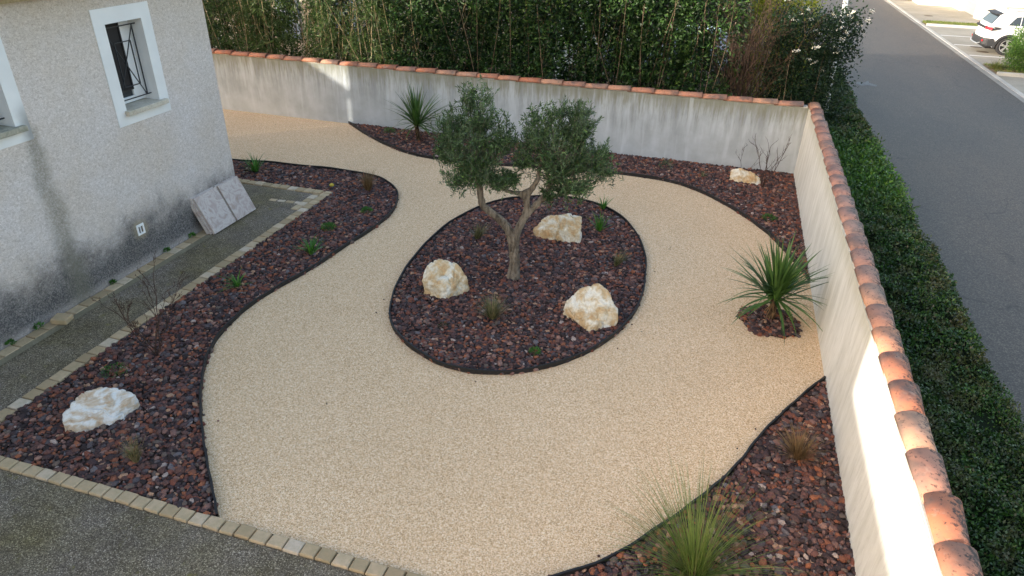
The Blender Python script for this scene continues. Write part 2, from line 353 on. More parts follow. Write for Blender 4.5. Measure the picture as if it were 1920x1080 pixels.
M['grass_mixed'] = leafmat('half_dry_grass_blade', [(0, (.07, .10, .03)), (.45, (.14, .16, .05)), (.6, (.28, .22, .11)), (1, (.42, .33, .19))], .6, .2)
M['strap'] = leafmat('strap_leaf', [(0, (.04, .13, .018)), (.6, (.08, .25, .03)), (1, (.17, .34, .06))], .4, .25)
M['mound'] = leafmat('mound_leaf', [(0, (.03, .10, .015)), (.6, (.06, .20, .025)), (1, (.11, .27, .04))], .5, .2)
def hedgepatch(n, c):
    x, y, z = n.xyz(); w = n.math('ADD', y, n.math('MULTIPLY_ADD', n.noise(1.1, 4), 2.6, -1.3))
    f = n.math('MULTIPLY', n.smoothstep(w, 10.6, 12.4), n.math('SUBTRACT', 1., n.smoothstep(w, 13.6, 15.6)))  # lighter leaf colours mixed in along one stretch of the hedge
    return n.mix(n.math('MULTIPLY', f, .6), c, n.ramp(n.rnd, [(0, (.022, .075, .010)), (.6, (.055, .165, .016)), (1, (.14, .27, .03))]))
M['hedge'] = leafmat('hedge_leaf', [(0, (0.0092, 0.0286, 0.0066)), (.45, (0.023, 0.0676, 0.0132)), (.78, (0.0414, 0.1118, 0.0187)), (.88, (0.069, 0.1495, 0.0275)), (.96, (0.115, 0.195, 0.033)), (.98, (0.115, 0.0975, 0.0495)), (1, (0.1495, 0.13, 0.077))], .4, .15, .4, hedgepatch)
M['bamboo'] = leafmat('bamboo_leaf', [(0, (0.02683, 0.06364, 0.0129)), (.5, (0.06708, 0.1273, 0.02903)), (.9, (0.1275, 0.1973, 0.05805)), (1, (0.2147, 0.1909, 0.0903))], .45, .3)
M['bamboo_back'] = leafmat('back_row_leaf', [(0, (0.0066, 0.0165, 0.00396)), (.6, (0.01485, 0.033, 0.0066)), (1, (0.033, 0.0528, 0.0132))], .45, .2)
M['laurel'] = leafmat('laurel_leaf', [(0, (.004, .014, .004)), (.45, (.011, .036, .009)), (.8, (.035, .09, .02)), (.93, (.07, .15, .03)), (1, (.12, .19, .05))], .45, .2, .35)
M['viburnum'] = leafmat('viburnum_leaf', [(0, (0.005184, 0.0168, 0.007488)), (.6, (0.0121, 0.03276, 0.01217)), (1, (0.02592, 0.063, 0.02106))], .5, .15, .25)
M['yellow'] = leafmat('yellow_green_leaf', [(0, (0.176, 0.22, 0.02)), (.5, (0.352, 0.4, 0.04)), (1, (0.55, 0.52, 0.08))], .5, .35)
M['bushlit'] = leafmat('bright_bush_leaf', [(0, (.04, .11, .015)), (.6, (.09, .2, .03)), (1, (.18, .27, .06))], .45, .25)
M['petal'] = plain('cream_flower', (.72, .70, .60), .7, .2)
M['hedge_shade'] = plain('dark_hedge_core', (.010, .016, .008), .95, .05)
M['verge'] = leafmat('verge_grass', [(0, (.10, .15, .03)), (.6, (.18, .23, .05)), (1, (.30, .28, .12))], .6, .2)

# ------------------------------------------------------------------ organic builders (numpy)
def unit(a): return a / (np.linalg.norm(a, axis=-1, keepdims=True) + 1e-9)

def leaf_quads(P, D, L, Wd, upb=None):
    """rhombic leaves: base P, direction D, length L, width Wd"""
    n = len(P); D = unit(D); r = rng.normal(size=(n, 3))
    if upb is not None: r = r * .6 + upb
    side = unit(np.cross(D, r)); nn = np.cross(side, D)
    L = np.broadcast_to(L, n)[:, None]; Wd = np.broadcast_to(Wd, n)[:, None]
    mid = P + D * L * .45 + nn * L * .06
    V = np.stack([P, mid + side * Wd * .5, P + D * L, mid - side * Wd * .5], 1).reshape(-1, 3)
    F = np.arange(4 * n).reshape(-1, 4); return V, F

def blades(base, az, el, L, droop, w, seg=6, fold=0):
    """curved tapering ribbons. arrays of n"""
    n = len(az); P = np.array(base, float); P = np.broadcast_to(P, (n, 3)).copy(); th = el.copy()
    side = np.stack([-np.sin(az), np.cos(az), np.zeros(n)], 1); rows = []
    for i in range(seg + 1):
        t = i / seg; wd = (w * (1 - t ** 1.6) * (0.55 + .45 * min(1, t * 4)) + .0004)[:, None]
        rows += [P - side * wd / 2, P + side * wd / 2]
        d = np.stack([np.cos(az) * np.cos(th), np.sin(az) * np.cos(th), np.sin(th)], 1)
        P = P + d * (L / seg)[:, None]; th = th - droop / seg * (0.4 + 1.2 * t)
        P[:, 2] = np.maximum(P[:, 2], .012)
    V = np.stack(rows, 1); k = 2 * (seg + 1); V = V.reshape(-1, 3)
    f = np.array([[2 * i, 2 * i + 1, 2 * i + 3, 2 * i + 2] for i in range(seg)])
    F = (f[None] + (np.arange(n) * k)[:, None, None]).reshape(-1, 4); return V, F

def joinq(parts):
    V = []; F = []; b = 0
    for v, f in parts: V.append(v); F.append(f + b); b += len(v)
    return np.concatenate(V), np.concatenate(F)

def tubes_q(lines, r0, r1, n=4):
    """lines (m,k,3) polylines with linear taper, quads"""
    m_, k = lines.shape[:2]; d = np.gradient(lines, axis=1); d = unit(d)
    ref = np.where(np.abs(d[..., 2:3]) > .9, np.array([1., 0, 0]), np.array([0, 0, 1.])); a = unit(np.cross(d, ref)); b = np.cross(a, d)
    t = np.linspace(0, 1, k)[None, :, None]; R = np.broadcast_to(r0, m_)[:, None, None] * (1 - t) + np.broadcast_to(r1, m_)[:, None, None] * t
    rings = [lines + R * (a * math.cos(2 * PI * q / n) + b * math.sin(2 * PI * q / n)) for q in range(n)]
    V = np.stack(rings, 2).reshape(-1, 3)
    f = np.array([[i * n + q, i * n + (q + 1) % n, (i + 1) * n + (q + 1) % n, (i + 1) * n + q] for i in range(k - 1) for q in range(n)])
    F = (f[None] + (np.arange(m_) * k * n)[:, None, None]).reshape(-1, 4); return V, F

ICO_V = []; 
def _ico():
    t = (1 + 5 ** .5) / 2
    v = np.array([(-1, t, 0), (1, t, 0), (-1, -t, 0), (1, -t, 0), (0, -1, t), (0, 1, t), (0, -1, -t), (0, 1, -t), (t, 0, -1), (t, 0, 1), (-t, 0, -1), (-t, 0, 1)], float)
    f = np.array([(0, 11, 5), (0, 5, 1), (0, 1, 7), (0, 7, 10), (0, 10, 11), (1, 5, 9), (5, 11, 4), (11, 10, 2), (10, 7, 6), (7, 1, 8), (3, 9, 4), (3, 4, 2), (3, 2, 6), (3, 6, 8), (3, 8, 9), (4, 9, 5), (2, 4, 11), (6, 2, 10), (8, 6, 7), (9, 8, 1)])
    return unit(v), f
IV, IF = _ico()

def stones(name, poly, spacing, size, label=None, zoff=.0, holes=(), edge_in=.02):
    xs = [p[0] for p in poly]; ys = [p[1] for p in poly]
    gx = np.arange(min(xs), max(xs), spacing); gy = np.arange(min(ys), max(ys), spacing * .9)
    P = np.stack(np.meshgrid(gx, gy), -1).reshape(-1, 2); P = P + rng.uniform(-.5, .5, P.shape) * spacing * 1.3
    P = P[inpoly(P, poly)]
    for h in holes: P = P[~inpoly(P, h)]
    n = len(P); s = size * rng.lognormal(0, .42, n); s = np.clip(s, size * .45, size * 2.0)
    sc = np.stack([s * rng.uniform(.85, 1.4, n), s * rng.uniform(.75, 1.05, n), s * rng.uniform(.45, .8, n)], 1)
    V = IV[None] * (1 + rng.uniform(-.24, .24, (n, 12, 1))) ; V = V * sc[:, None]
    tx = rng.normal(0, .45, n); a = rng.uniform(0, 2 * PI, n)
    c, s_ = np.cos(tx)[:, None], np.sin(tx)[:, None]; y = V[..., 1] * c - V[..., 2] * s_; z = V[..., 1] * s_ + V[..., 2] * c; x = V[..., 0]
    ca, sa = np.cos(a)[:, None], np.sin(a)[:, None]
    V = np.stack([x * ca - y * sa, x * sa + y * ca, z], -1)
    hz = rng.uniform(.0, .028, n) + zoff
    V += np.stack([P[:, 0], P[:, 1], hz], 1)[:, None]
    F = (IF[None] + (np.arange(n) * 12)[:, None, None]).reshape(-1, 3)
    o = npmesh(name, V.reshape(-1, 3), F, M['stone']); return tag(o, label, 'stone chippings', kind='stuff')

def rock(name, loc, pts, seed, mat, label, rot=0., k=1.):
    """rough boulder around the hull points (across the view, away from the viewer, up)"""
    import bmesh
    h = bmesh.new()
    for p in pts: h.verts.new(p)
    bmesh.ops.convex_hull(h, input=list(h.verts)); h.normal_update()
    c = np.array([v.co[:] for v in h.verts]).mean(0); pl = [(np.array(f.normal[:]), (np.array(f.verts[0].co[:]) - c) @ np.array(f.normal[:])) for f in h.faces]; h.free()
    pl = [(n if d > 0 else -n, abs(d)) for n, d in pl]; nn = np.array([p[0] for p in pl]); dd = np.array([p[1] for p in pl])
    bm = bmesh.new(); bmesh.ops.create_icosphere(bm, subdivisions=6, radius=1); V = np.array([v.co[:] for v in bm.verts]); V = unit(V)
    q = (V @ nn.T) / dd; R_ = 1 / (np.clip(q, 0, None) ** 40).sum(1) ** (1 / 40.)
    V = V * R_[:, None]; out = np.zeros_like(V)
    for i in range(len(V)):
        p = Vector(V[i]); w = p * 4.2 + Vector((seed * 3.1, seed * 1.7, 0))
        a = mnoise.fractal(w, 1.0, 2.0, 4) * .034 + mnoise.fractal(w * 4.5, 1.0, 2.0, 3) * .006
        r1 = abs(mnoise.noise(w * 1.3 + Vector((9, 0, 0)))); a -= max(0, .10 - r1) * .20
        r2 = abs(mnoise.noise(w * 3.1)); a -= max(0, .10 - r2) * .06
        out[i] = V[i] + np.array(p.normalized()) * a
    out = (out + c) * np.array([1.08, 1.08, 1.10]) * k
    for i, v in enumerate(bm.verts): v.co = out[i]
    me = bpy.data.meshes.new(name); bm.to_mesh(me); bm.free(); me.materials.append(mat)
    me.polygons.foreach_set('use_smooth', np.full(len(me.polygons), True))
    o = bpy.data.objects.new(name, me); COL.objects.link(o); o.location = loc; o.rotation_euler = (0, 0, -.85 * math.atan2(loc[0], loc[1]) + rot)
    return tag(o, label, 'rock')

# ================================================================== GROUND
BACKY = 15.05; RX = 1.78; HX = -7.99
sheet('ground', [(-400, -400), (400, -400), (400, 400), (-400, 400)], -.06, M['soil'])
edge_left = smooth_curve([(-9.9, 11.66), (-9.63, 11.69), (-8.93, 11.81), (-8.2, 11.87), (-7.48, 11.92), (-6.73, 11.9), (-6.16, 11.72), (-5.73, 11.35), (-5.48, 10.92), (-5.31, 10.32), (-5.30, 9.83), (-5.33, 9.42), (-5.42, 8.85), (-5.48, 8.27), (-5.58, 7.69), (-5.69, 7.18), (-5.74, 6.74), (-5.72, 6.31), (-5.66, 5.96), (-5.53, 5.6), (-5.34, 5.26), (-5.1, 4.91), (-4.79, 4.53), (-4.49, 4.2), (-4.2, 3.9), (-3.95, 3.65), (-3.77, 3.46)], 4)
island = smooth_curve([(-3.77, 7.05), (-3.96, 7.5), (-4.10, 8.02), (-4.18, 8.6), (-4.22, 9.3), (-4.18, 9.99), (-4.05, 10.64), (-3.83, 11.19), (-3.45, 11.66), (-3.0, 11.93), (-2.5, 12.05), (-1.97, 11.99), (-1.51, 11.68), (-1.14, 11.19), (-0.88, 10.6), (-0.70, 9.94), (-0.62, 9.23), (-0.61, 8.6), (-0.68, 8.1), (-0.82, 7.61), (-1.03, 7.2), (-1.29, 6.85), (-1.62, 6.55), (-2.04, 6.34), (-2.42, 6.27), (-2.79, 6.32), (-3.19, 6.5), (-3.51, 6.74)], 3, True)
edge_back = smooth_curve([(-8.76, 15.04), (-7.84, 14.29), (-6.99, 13.72), (-6.18, 13.36), (-5.28, 13.3), (-4.4, 13.38), (-3.54, 13.53), (-2.6, 13.68), (-1.98, 13.74), (-1.3, 13.75), (-0.64, 13.64), (-0.08, 13.31), (0.45, 12.78), (0.84, 12.26), (1.2, 11.67), (1.44, 11.09), (1.66, 10.47), (1.77, 10.08)], 4)
edge_right = smooth_curve([(1.77, 7.5), (1.47, 7.02), (1.22, 6.57), (0.99, 6.13), (0.83, 5.74), (0.63, 5.36), (0.44, 5.05), (0.13, 4.61), (-0.19, 4.19), (-0.55, 3.86), (-.95, 3.6), (-1.2, 3.48)], 4)
patch = [(x + random.uniform(-.03, .03), y + random.uniform(-.03, .03)) for x, y in smooth_curve([(.74, 8.72), (.83, 8.95), (1.12, 9.08), (1.42, 9.0), (1.55, 8.74), (1.53, 8.44), (1.36, 8.34), (1.0, 8.27), (.84, 8.45)], 4, True)]
bed_left = edge_left + [(-6.77, 3.46), (-6.77, 10.82), (-9.9, 10.82)]
bed_back = edge_back + [(1.78, 15.04)]
bed_right = edge_right + [(1.78, 3.48)]
sheet('gravel_ground', [(-30, 3.46), (1.80, 3.46), (1.80, 15.1), (-30, 15.1)], 0, M['gravel'])
sheet('driveway', [(-30, -20), (1.80, -20), (1.80, 3.32), (-30, 3.32)], .006, M['path'])
sheet('path', [(-7.80, 3.46), (-6.94, 3.46), (-6.94, 10.64), (-14.0, 10.64), (-14, 9.62), (-7.80, 9.62)], .010, M['path'])
sheet('mortar_strip', [(-7.80, 3.46), (-7.69, 3.46), (-7.69, 9.6), (-7.80, 9.6)], .016, M['haunch'])
for nm, pl in (('bed_soil', bed_left), ('bed_soil', island), ('bed_soil', bed_back), ('bed_soil', bed_right), ('bed_soil', patch)):
    sheet(nm, pl, .008, M['soil'])

def edging(pts, label, closed=False, h=.062, w=.020):
    b = MB(); n = len(pts); P = [Vector((p[0], p[1])) for p in pts]; L = []; R = []
    for i in range(n):
        a = P[i - 1] if (i or closed) else P[i]; c = P[(i + 1) % n] if (i < n - 1 or closed) else P[i]
        t = (c - a).normalized(); nn = Vector((-t.y, t.x)); wob = .004 * math.sin(i * 1.7)
        L.append(P[i] + nn * (w / 2 + wob)); R.append(P[i] - nn * (w / 2 - wob))
    vs = []
    for i in range(n):
        hh = h + .006 * math.sin(i * .9)
        vs += [(L[i].x, L[i].y, -.02), (L[i].x, L[i].y, hh), (R[i].x, R[i].y, hh), (R[i].x, R[i].y, -.02)]
    fs = []
    for i in range(n if closed else n - 1):
        a = 4 * i; c = 4 * ((i + 1) % n)
        for k in range(3): fs.append((a + k, a + k + 1, c + k + 1, c + k))
    b.add(vs, fs); return tag(b.build('garden_edging', M['edging'], bevel=0), label, 'edging', 'black edging strips round the beds')
edging(island, 'black edging strip closing a ring round the oval bed under the olive tree', True)
edging(edge_left, 'black edging strip winding between tan gravel and the bed along the house path')
edging(edge_back, 'black edging strip of the curved bed against the grey back wall')
edging(edge_right, 'black edging strip cutting off the bottom right bed with the large green grass clump')

def shrink(poly, d):
    c = [(sum(p[0] for p in poly) / len(poly)), (sum(p[1] for p in poly) / len(poly))]
    return [(p[0] + (c[0] - p[0]) * d, p[1] + (c[1] - p[1]) * d) for p in poly]
stones('lava_gravel', bed_left, .032, .0225, 'red and charcoal lava stones in the bed beside the house path')
stones('lava_gravel', island, .031, .0215, 'red and charcoal lava stones in the oval bed round the olive tree')
stones('lava_gravel', bed_back, .033, .0225, 'red and charcoal lava stones in the bed along the back wall')
stones('lava_gravel', bed_right, .031, .0225, 'red and charcoal lava stones in the bottom right bed')
stones('lava_gravel', patch, .030, .022, 'small island of lava stones round the foot of the front palm-like plant')

def paver_row(name, p0, p1, width, length, label, z=.034, gap=.013, jit=.009):
    """setts laid from p0 to p1, width to the left of the direction"""
    b = MB(); a = Vector(p0); c = Vector(p1); t = (c - a).normalized(); nn = Vector((-t.y, t.x)); tot = (c - a).length
    s = 0
    while s < tot - .05:
        l = min(length * random.uniform(.93, 1.07), tot - s); j = lambda: random.uniform(-jit, jit) * .5
        z1 = z + random.uniform(-.004, .004); o0 = random.uniform(-.004, .004)
        q = [(s + gap / 2, gap / 2 + o0), (s + l - gap / 2, gap / 2 + o0), (s + l - gap / 2, width - gap / 2 + o0), (s + gap / 2, width - gap / 2 + o0)]
        q = [(u + j(), v + j()) for u, v in q]; cu = sum(u for u, v in q) / 4; cv = sum(v for u, v in q) / 4
        ring = lambda sc, zz: [(*(a + t * (cu + (u - cu) * sc) + nn * (cv + (v - cv) * sc)), zz) for u, v in q]
        vs = ring(1, -.03) + ring(1, z1 - .018) + ring(.955, z1 - .006) + ring(.84, z1)
        fs = [(12, 13, 14, 15)]
        for k in range(3):
            for i in range(4): fs.append((4 * k + i, 4 * k + (i + 1) % 4, 4 * k + 4 + (i + 1) % 4, 4 * k + 4 + i))
        b.add(vs, fs); s += l
    return tag(b.build(name, M['paver'], smooth=False), label, 'paver border', 'sandstone paver borders')
paver_row('paver_border', (-24, 3.32), (1.78, 3.32), .14, .162, 'row of sandstone pavers along the dark driveway at the bottom left')
paver_row('paver_border', (-6.77, 3.47), (-6.77, 10.82), .175, .185, 'row of sandstone pavers between the house path and the lava stone bed')
paver_row('paver_border', (-7.79, 3.47), (-7.79, 9.63), .19, .21, 'row of mossy pavers tight against the foot of the house wall', z=.022)
paver_row('paver_border', (-6.96, 10.64), (-14, 10.64), -.0 + .175, .185, 'row of pavers closing the far end of the house path') if False else paver_row('paver_border', (-14, 10.645), (-6.95, 10.645), .175, .185, 'row of pavers closing the far end of the house path')
paver_row('paver_border', (-7.72, 10.06), (-6.98, 10.12), .11, .17, 'short pale flush paver row crossing the path beside the leaning slabs', z=.016)
paver_row('paver_border', (-6.95, 9.85), (-6.95, 10.64), .16, .185, 'short second paver row widening the border at the far path corner', z=.026)

# loose paver on the wall side row
b = MB(); b.box(-.105, .105, -.085, .085, 0, .075)
lp = b.build('loose_paver', M['paver'], bevel=.012); lp.location = (-7.80, 5.60, .024); lp.rotation_euler = (0.04, .03, .25)
tag(lp, 'single loose sandstone block lying on the mossy pavers at the house wall', 'paver')

# ================================================================== HOUSE
house = thing('house', 'rendered house with two grilled windows and a damp stained base', 'house', (-11.5, 4, 0))
def sub(b, name, mat, **k):       # build a part given in world coordinates under a thing placed elsewhere
    parent = k.pop('parent'); b.v = [tuple(Vector(v) - parent_loc(parent)) for v in b.v]; return b.build(name, mat, parent, **k)
def parent_loc(p):
    l = Vector((0, 0, 0))
    while p is not None: l = l + Vector(p.location); p = p.parent
    return l
def wall_with_holes(b, x, y0, y1, z0, z1, holes, depth):
    """outer face at x facing +X with rectangular holes (ya,yb,za,zb) and reveals going to x-depth"""
    ys = sorted({y0, y1, *[h[0] for h in holes], *[h[1] for h in holes]}); zs = sorted({z0, z1, *[h[2] for h in holes], *[h[3] for h in holes]})
    for i in range(len(ys) - 1):
        for j in range(len(zs) - 1):
            cy, cz = (ys[i] + ys[i + 1]) / 2, (zs[j] + zs[j + 1]) / 2
            if any(h[0] < cy < h[1] and h[2] < cz < h[3] for h in holes): continue
            b.add([(x, ys[i], zs[j]), (x, ys[i + 1], zs[j]), (x, ys[i + 1], zs[j + 1]), (x, ys[i], zs[j + 1])], [(0, 1, 2, 3)])
    for ya, yb, za, zb in holes:
        b.add([(x, ya, za), (x, yb, za), (x, yb, zb), (x, ya, zb), (x - depth, ya, za), (x - depth, yb, za), (x - depth, yb, zb), (x - depth, ya, zb)],
              [(0, 1, 5, 4), (1, 2, 6, 5), (2, 3, 7, 6), (3, 0, 4, 7)])
W1 = (7.66, 8.31, 2.262, 3.42); W2 = (5.34, 5.99, 2.49, 3.62)
YN = 2.9; XB = -15.1; ZE = 3.9; NEARY = -1.9; Z2 = 6.6
b = MB(); VH = (7.325, 7.405, .505, .605)
wall_with_holes(b, HX, YN, 9.64, -.05, ZE, [W1, W2, VH], .26)
b.add([(HX, 9.64, -.05), (XB, 9.64, -.05), (XB, 9.64, ZE), (HX, 9.64, ZE)], [(0, 1, 2, 3)])
b.add([(XB, 9.64, -.05), (XB, YN, -.05), (XB, YN, ZE), (XB, 9.64, ZE)], [(0, 1, 2, 3)])
rxm = (HX + XB) / 2; ZR = ZE + (HX - XB) / 2 * .36
b.add([(HX, 9.64, ZE), (XB, 9.64, ZE), (rxm, 9.64, ZR - .05)], [(0, 1, 2)])
b.box(XB, HX, NEARY, YN, -.05, Z2)  # taller near block, unseen, added to cast the shadow on the right wall
sub(b, 'wall', M['house'], parent=house)
# roof: low gable with overhang, and the higher block
b = MB()
def slope(y0, y1, xe, ze, xr, zr, th=.12):
    b.add([(xe, y0, ze), (xe, y1, ze), (xr, y1, zr), (xr, y0, zr), (xe, y0, ze + th), (xe, y1, ze + th), (xr, y1, zr + th), (xr, y0, zr + th)],
          [(0, 3, 2, 1), (4, 5, 6, 7), (0, 1, 5, 4), (1, 2, 6, 5), (2, 3, 7, 6), (3, 0, 4, 7)])
slope(YN, 9.78, HX + .24, ZE + .02, rxm, ZR + .06); slope(YN, 9.78, XB - .24, ZE + .02, rxm, ZR + .06)
slope(NEARY, YN, HX + .10, Z2 + .02, rxm, Z2 + 1.3); slope(NEARY, YN, XB - .1, Z2 + .02, rxm, Z2 + 1.3)
b.add([(HX, NEARY, Z2), (XB, NEARY, Z2), (rxm, NEARY, Z2 + 1.3)], [(0, 1, 2)]); b.add([(HX, YN, Z2), (XB, YN, Z2), (rxm, YN, Z2 + 1.3)], [(0, 1, 2)])
roof = sub(b, 'roof', M['tile'], parent=house)
# stepped eave moulding
b = MB(); b.box(HX + .002, HX + .10, YN, 9.7, ZE - .06, ZE + .02); b.box(HX + .002, HX + .2, YN, 9.7, ZE + .0225, ZE + .06)
sub(b, 'eave_moulding', m_concrete('eave_stone', (.30, .24, .13), (.44, .37, .24), 5), parent=house)

def window(Wh, zs, dark_sill=False):
    ya, yb, za, zb = Wh; win = bpy.data.objects.new('window', None); COL.objects.link(win); win.parent = house
    win.location = Vector((HX, (ya + yb) / 2, za)) - Vector(house.location); win.empty_display_size = .1
    e = .003; X = HX + .012
    b = MB(); fo = (ya - .185, yb + .185, za - .19, zb + .2)
    for q in ((fo[0], ya, fo[2], fo[3]), (yb, fo[1], fo[2], fo[3]), (ya, yb, zb, fo[3]), (ya, yb, fo[2], za)):
        b.add([(X, q[0], q[2]), (X, q[1], q[2]), (X, q[1], q[3]), (X, q[0], q[3])], [(0, 1, 2, 3)])
    for (p, q) in (((fo[0], fo[2]), (fo[1], fo[2])), ((fo[1], fo[2]), (fo[1], fo[3])), ((fo[1], fo[3]), (fo[0], fo[3])), ((fo[0], fo[3]), (fo[0], fo[2]))):
        b.add([(X, *p), (X, *q), (HX - .01, *q), (HX - .01, *p)], [(0, 1, 2, 3)])
    i = .0025   # smooth reveal lining, just inside the rough wall's own reveal
    b.add([(X, ya + i, za + i), (X, yb - i, za + i), (X, yb - i, zb - i), (X, ya + i, zb - i), (HX - .25, ya + i, za + i), (HX - .25, yb - i, za + i), (HX - .25, yb - i, zb - i), (HX - .25, ya + i, zb - i)],
          [(1, 2, 6, 5), (2, 3, 7, 6), (3, 0, 4, 7)])
    b.add([(X, ya, za), (X, ya, zb), (X, ya + i, zb - i), (X, ya + i, za + i)], [(0, 1, 2, 3)])
    sub(b, 'window_surround', M['surround'], parent=win)
    b = MB(); sy0, sy1 = ya - .04, yb + .1
    b.box(HX + .014, HX + .085, sy0, sy1, za - .055, za + .012); b.box(HX - .245, HX + .014, ya + .004, yb - .004, za - .05, za + .014)
    sub(b, 'sill', M['sill_dirty'] if dark_sill else M['sill'], parent=win, bevel=.008)
    xf = HX - .235
    b = MB(); t = .055
    b.box(xf - .04, xf, ya + .003, ya + t, za + .02, zb - .003); b.box(xf - .04, xf, yb - t, yb - .003, za + .02, zb - .003)
    b.box(xf - .04, xf, ya + t, yb - t, za + .02, za + .10); b.box(xf - .04, xf, ya + t, yb - t, zb - t, zb - .003)
    ym = ya + .47; b.box(xf - .035, xf + .012, ym - .03, ym + .03, za + .10, zb - t); b.box(xf - .035, xf + .004, ym + .03, yb - t, za + .10, zb - t)
    fr = sub(b, 'window_frame', M['pvc'], parent=win, bevel=.004)
    b = MB(); b.box(xf - .03, xf - .02, ya + t, yb - t, za + .1, zb - t)
    sub(b, 'pane', M['glass'], parent=win)
    b = MB(); xs = xf + .018; y0, y1, z0, z1 = ya + .006, ya + .43, za + .20, zb - .03
    b.box(xs, xs + .012, y0, y1, z0, z1); w = .022
    for q in ((y0, y0 + w, z0, z1), (y1 - w, y1, z0, z1), (y0 + w, y1 - w, z0, z0 + w), (y0 + w, y1 - w, z1 - w, z1)): b.box(xs + .014, xs + .026, *q)
    sub(b, 'insect_screen', M['shutter'], parent=win)
    b = MB(); xg = HX - .115; zb0, zt0 = za + .105, zb - .075; g = .014
    yl, yr = ya + .06, yb - .075; il, ir = ya + .20, yb - .16; iz0, iz1 = zb0 + .17, zt0 - .21
    b.bar((xg, ya, zb0), (xg, yb, zb0), g); b.bar((xg, ya, zt0), (xg, yb, zt0), g)
    for yy in (yl, yr): b.bar((xg, yy, zb0), (xg, yy, zt0), g)
    for yy in (il, ir): b.bar((xg, yy, iz0), (xg, yy, iz1), g * .9)
    for z in (iz0, iz1): b.bar((xg, il, z), (xg, ir, z), g * .9)
    b.bar((xg + .008, yl, zb0), (xg + .008, yr, zt0), g * .8); b.bar((xg - .008, yl, zt0), (xg - .008, yr, zb0), g * .8)
    sub(b, 'window_grille', M['iron'], parent=win)
    return win
w1 = window(W1, 0); w1['label'] = 'clean grilled window nearer the far house corner'
w2 = window(W2, 0, True); w2['label'] = 'grilled window cut by the left picture edge, dirty sill'
# air vent
b = MB(); x = HX + .012; y0, y1, z0, z1 = 7.295, 7.435, .475, .64
b.box(HX - .01, x, y0, 7.325, z0, z1); b.box(HX - .01, x, 7.405, y1, z0, z1); b.box(HX - .01, x, 7.325, 7.405, z0, .505); b.box(HX - .01, x, 7.325, 7.405, .605, z1); b.box(HX - .01, x, 7.358, 7.372, .505, .605)
vent = sub(b, 'air_vent', M['white'], parent=house, bevel=.003)
b = MB(); b.box(HX - .09, HX - .05, 7.327, 7.403, .507, .603); b.v = [tuple(Vector(v) - Vector(house.location)) for v in b.v]; b.build('vent_opening', M['dark'], vent)

# leaning marble slabs
def slab(y0, y1, foot, depth_off, L, label, rot=0):
    lean = math.atan2(.30, .64); b = MB(); b.box(0, .042, 0, y1 - y0, 0, L)
    o = b.build('stone_slab', M['marble'], bevel=.004); o.location = (foot, y0, .016); o.rotation_euler = (0, -lean, 0)
    return tag(o, label, 'stone slab', 'marble slabs leaning on the house wall')
k = 0.046 / math.cos(math.atan2(.30, .64))
for i, (dy, dl, lab) in enumerate(((0, .01, 'innermost pinkish slab of the left leaning stack, touching the house wall'), (.012, .0, 'middle pinkish slab of the left leaning stack'), (.035, .0, 'front pinkish mauve slab of the left leaning stack'))):
    slab(8.45 + dy, 9.01 + dy, -7.79 + i * k, 0, .66 + dl, lab)
for i, (dy, dl, lab) in enumerate(((0, 0, 'innermost slab of the right leaning stack near the house corner'), (.01, .0, 'middle slab of the right leaning stack near the house corner'), (.03, .0, 'front beige veined slab of the right leaning stack near the house corner'))):
    slab(9.055 + dy, 9.58 + dy, -7.785 + i * k, 0, .66 + dl, lab)

# the neighbours' and added buildings to the left and behind (their roofs shade the garden)
TANE = math.tan(EL)
def gable_house(name, x0, x1, y0, y1, ze, zr, ridge, mat, label, over=.25, windows=()):
    t = thing(name, label, 'house', ((x0 + x1) / 2, (y0 + y1) / 2, 0)); b = MB(); b.box(x0, x1, y0, y1, -.05, ze)
    if ridge == 'y':
        xm = (x0 + x1) / 2
        for y in (y0, y1): b.add([(x0, y, ze), (x1, y, ze), (xm, y, zr)], [(0, 1, 2)])
    else:
        ym = (y0 + y1) / 2
        for x in (x0, x1): b.add([(x, y0, ze), (x, y1, ze), (x, ym, zr)], [(0, 1, 2)])
    sub(b, 'wall', mat, parent=t); b = MB(); th = .13
    def sl(a, c, d, e):
        up = Vector((0, 0, th)); vs = [Vector(a), Vector(c), Vector(d), Vector(e)]; b.add(vs + [v + up for v in vs], [(0, 3, 2, 1), (4, 5, 6, 7), (0, 1, 5, 4), (1, 2, 6, 5), (2, 3, 7, 6), (3, 0, 4, 7)])
    if ridge == 'y':
        g = (zr - ze) / ((x1 - x0) / 2) * over
        sl((x0 - over, y0 - .15, ze - g), (x0 - over, y1 + .15, ze - g), (xm, y1 + .15, zr), (xm, y0 - .15, zr)); sl((x1 + over, y0 - .15, ze - g), (x1 + over, y1 + .15, ze - g), (xm, y1 + .15, zr), (xm, y0 - .15, zr))
    else:
        g = (zr - ze) / ((y1 - y0) / 2) * over
        sl((x0 - .1, y0 - over, ze - g), (x1 + .1, y0 - over, ze - g), (x1 + .1, ym, zr), (x0 - .1, ym, zr)); sl((x0 - .1, y1 + over, ze - g), (x1 + .1, y1 + over, ze - g), (x1 + .1, ym, zr), (x0 - .1, ym, zr))
    sub(b, 'roof', M['tile'], parent=t)
    return t
# west neighbour: its eave corner throws the slanting shadow on the back wall
def west(x, xs, zs):
    d = (xs - x) / .766; return (BACKY - .643 * d, zs + TANE * d)
xw = -20.0; (yA, zA), (yB, zB) = west(xw, -9.897, 1.457), west(xw, -8.655, .78)
sl_ = (zA - zB) / (yA - yB); wy0 = west(xw, -8.70, .3)[0]
yw1 = wy0 + 9; zew = zB + sl_ * (wy0 - yB) - .13
gable_house('neighbour_house', xw - 8, xw, wy0, yw1, zew, zew + sl_ * 4.5, 'x', M['cream'], 'neighbouring house west of the garden beyond the left picture edge', over=.10)
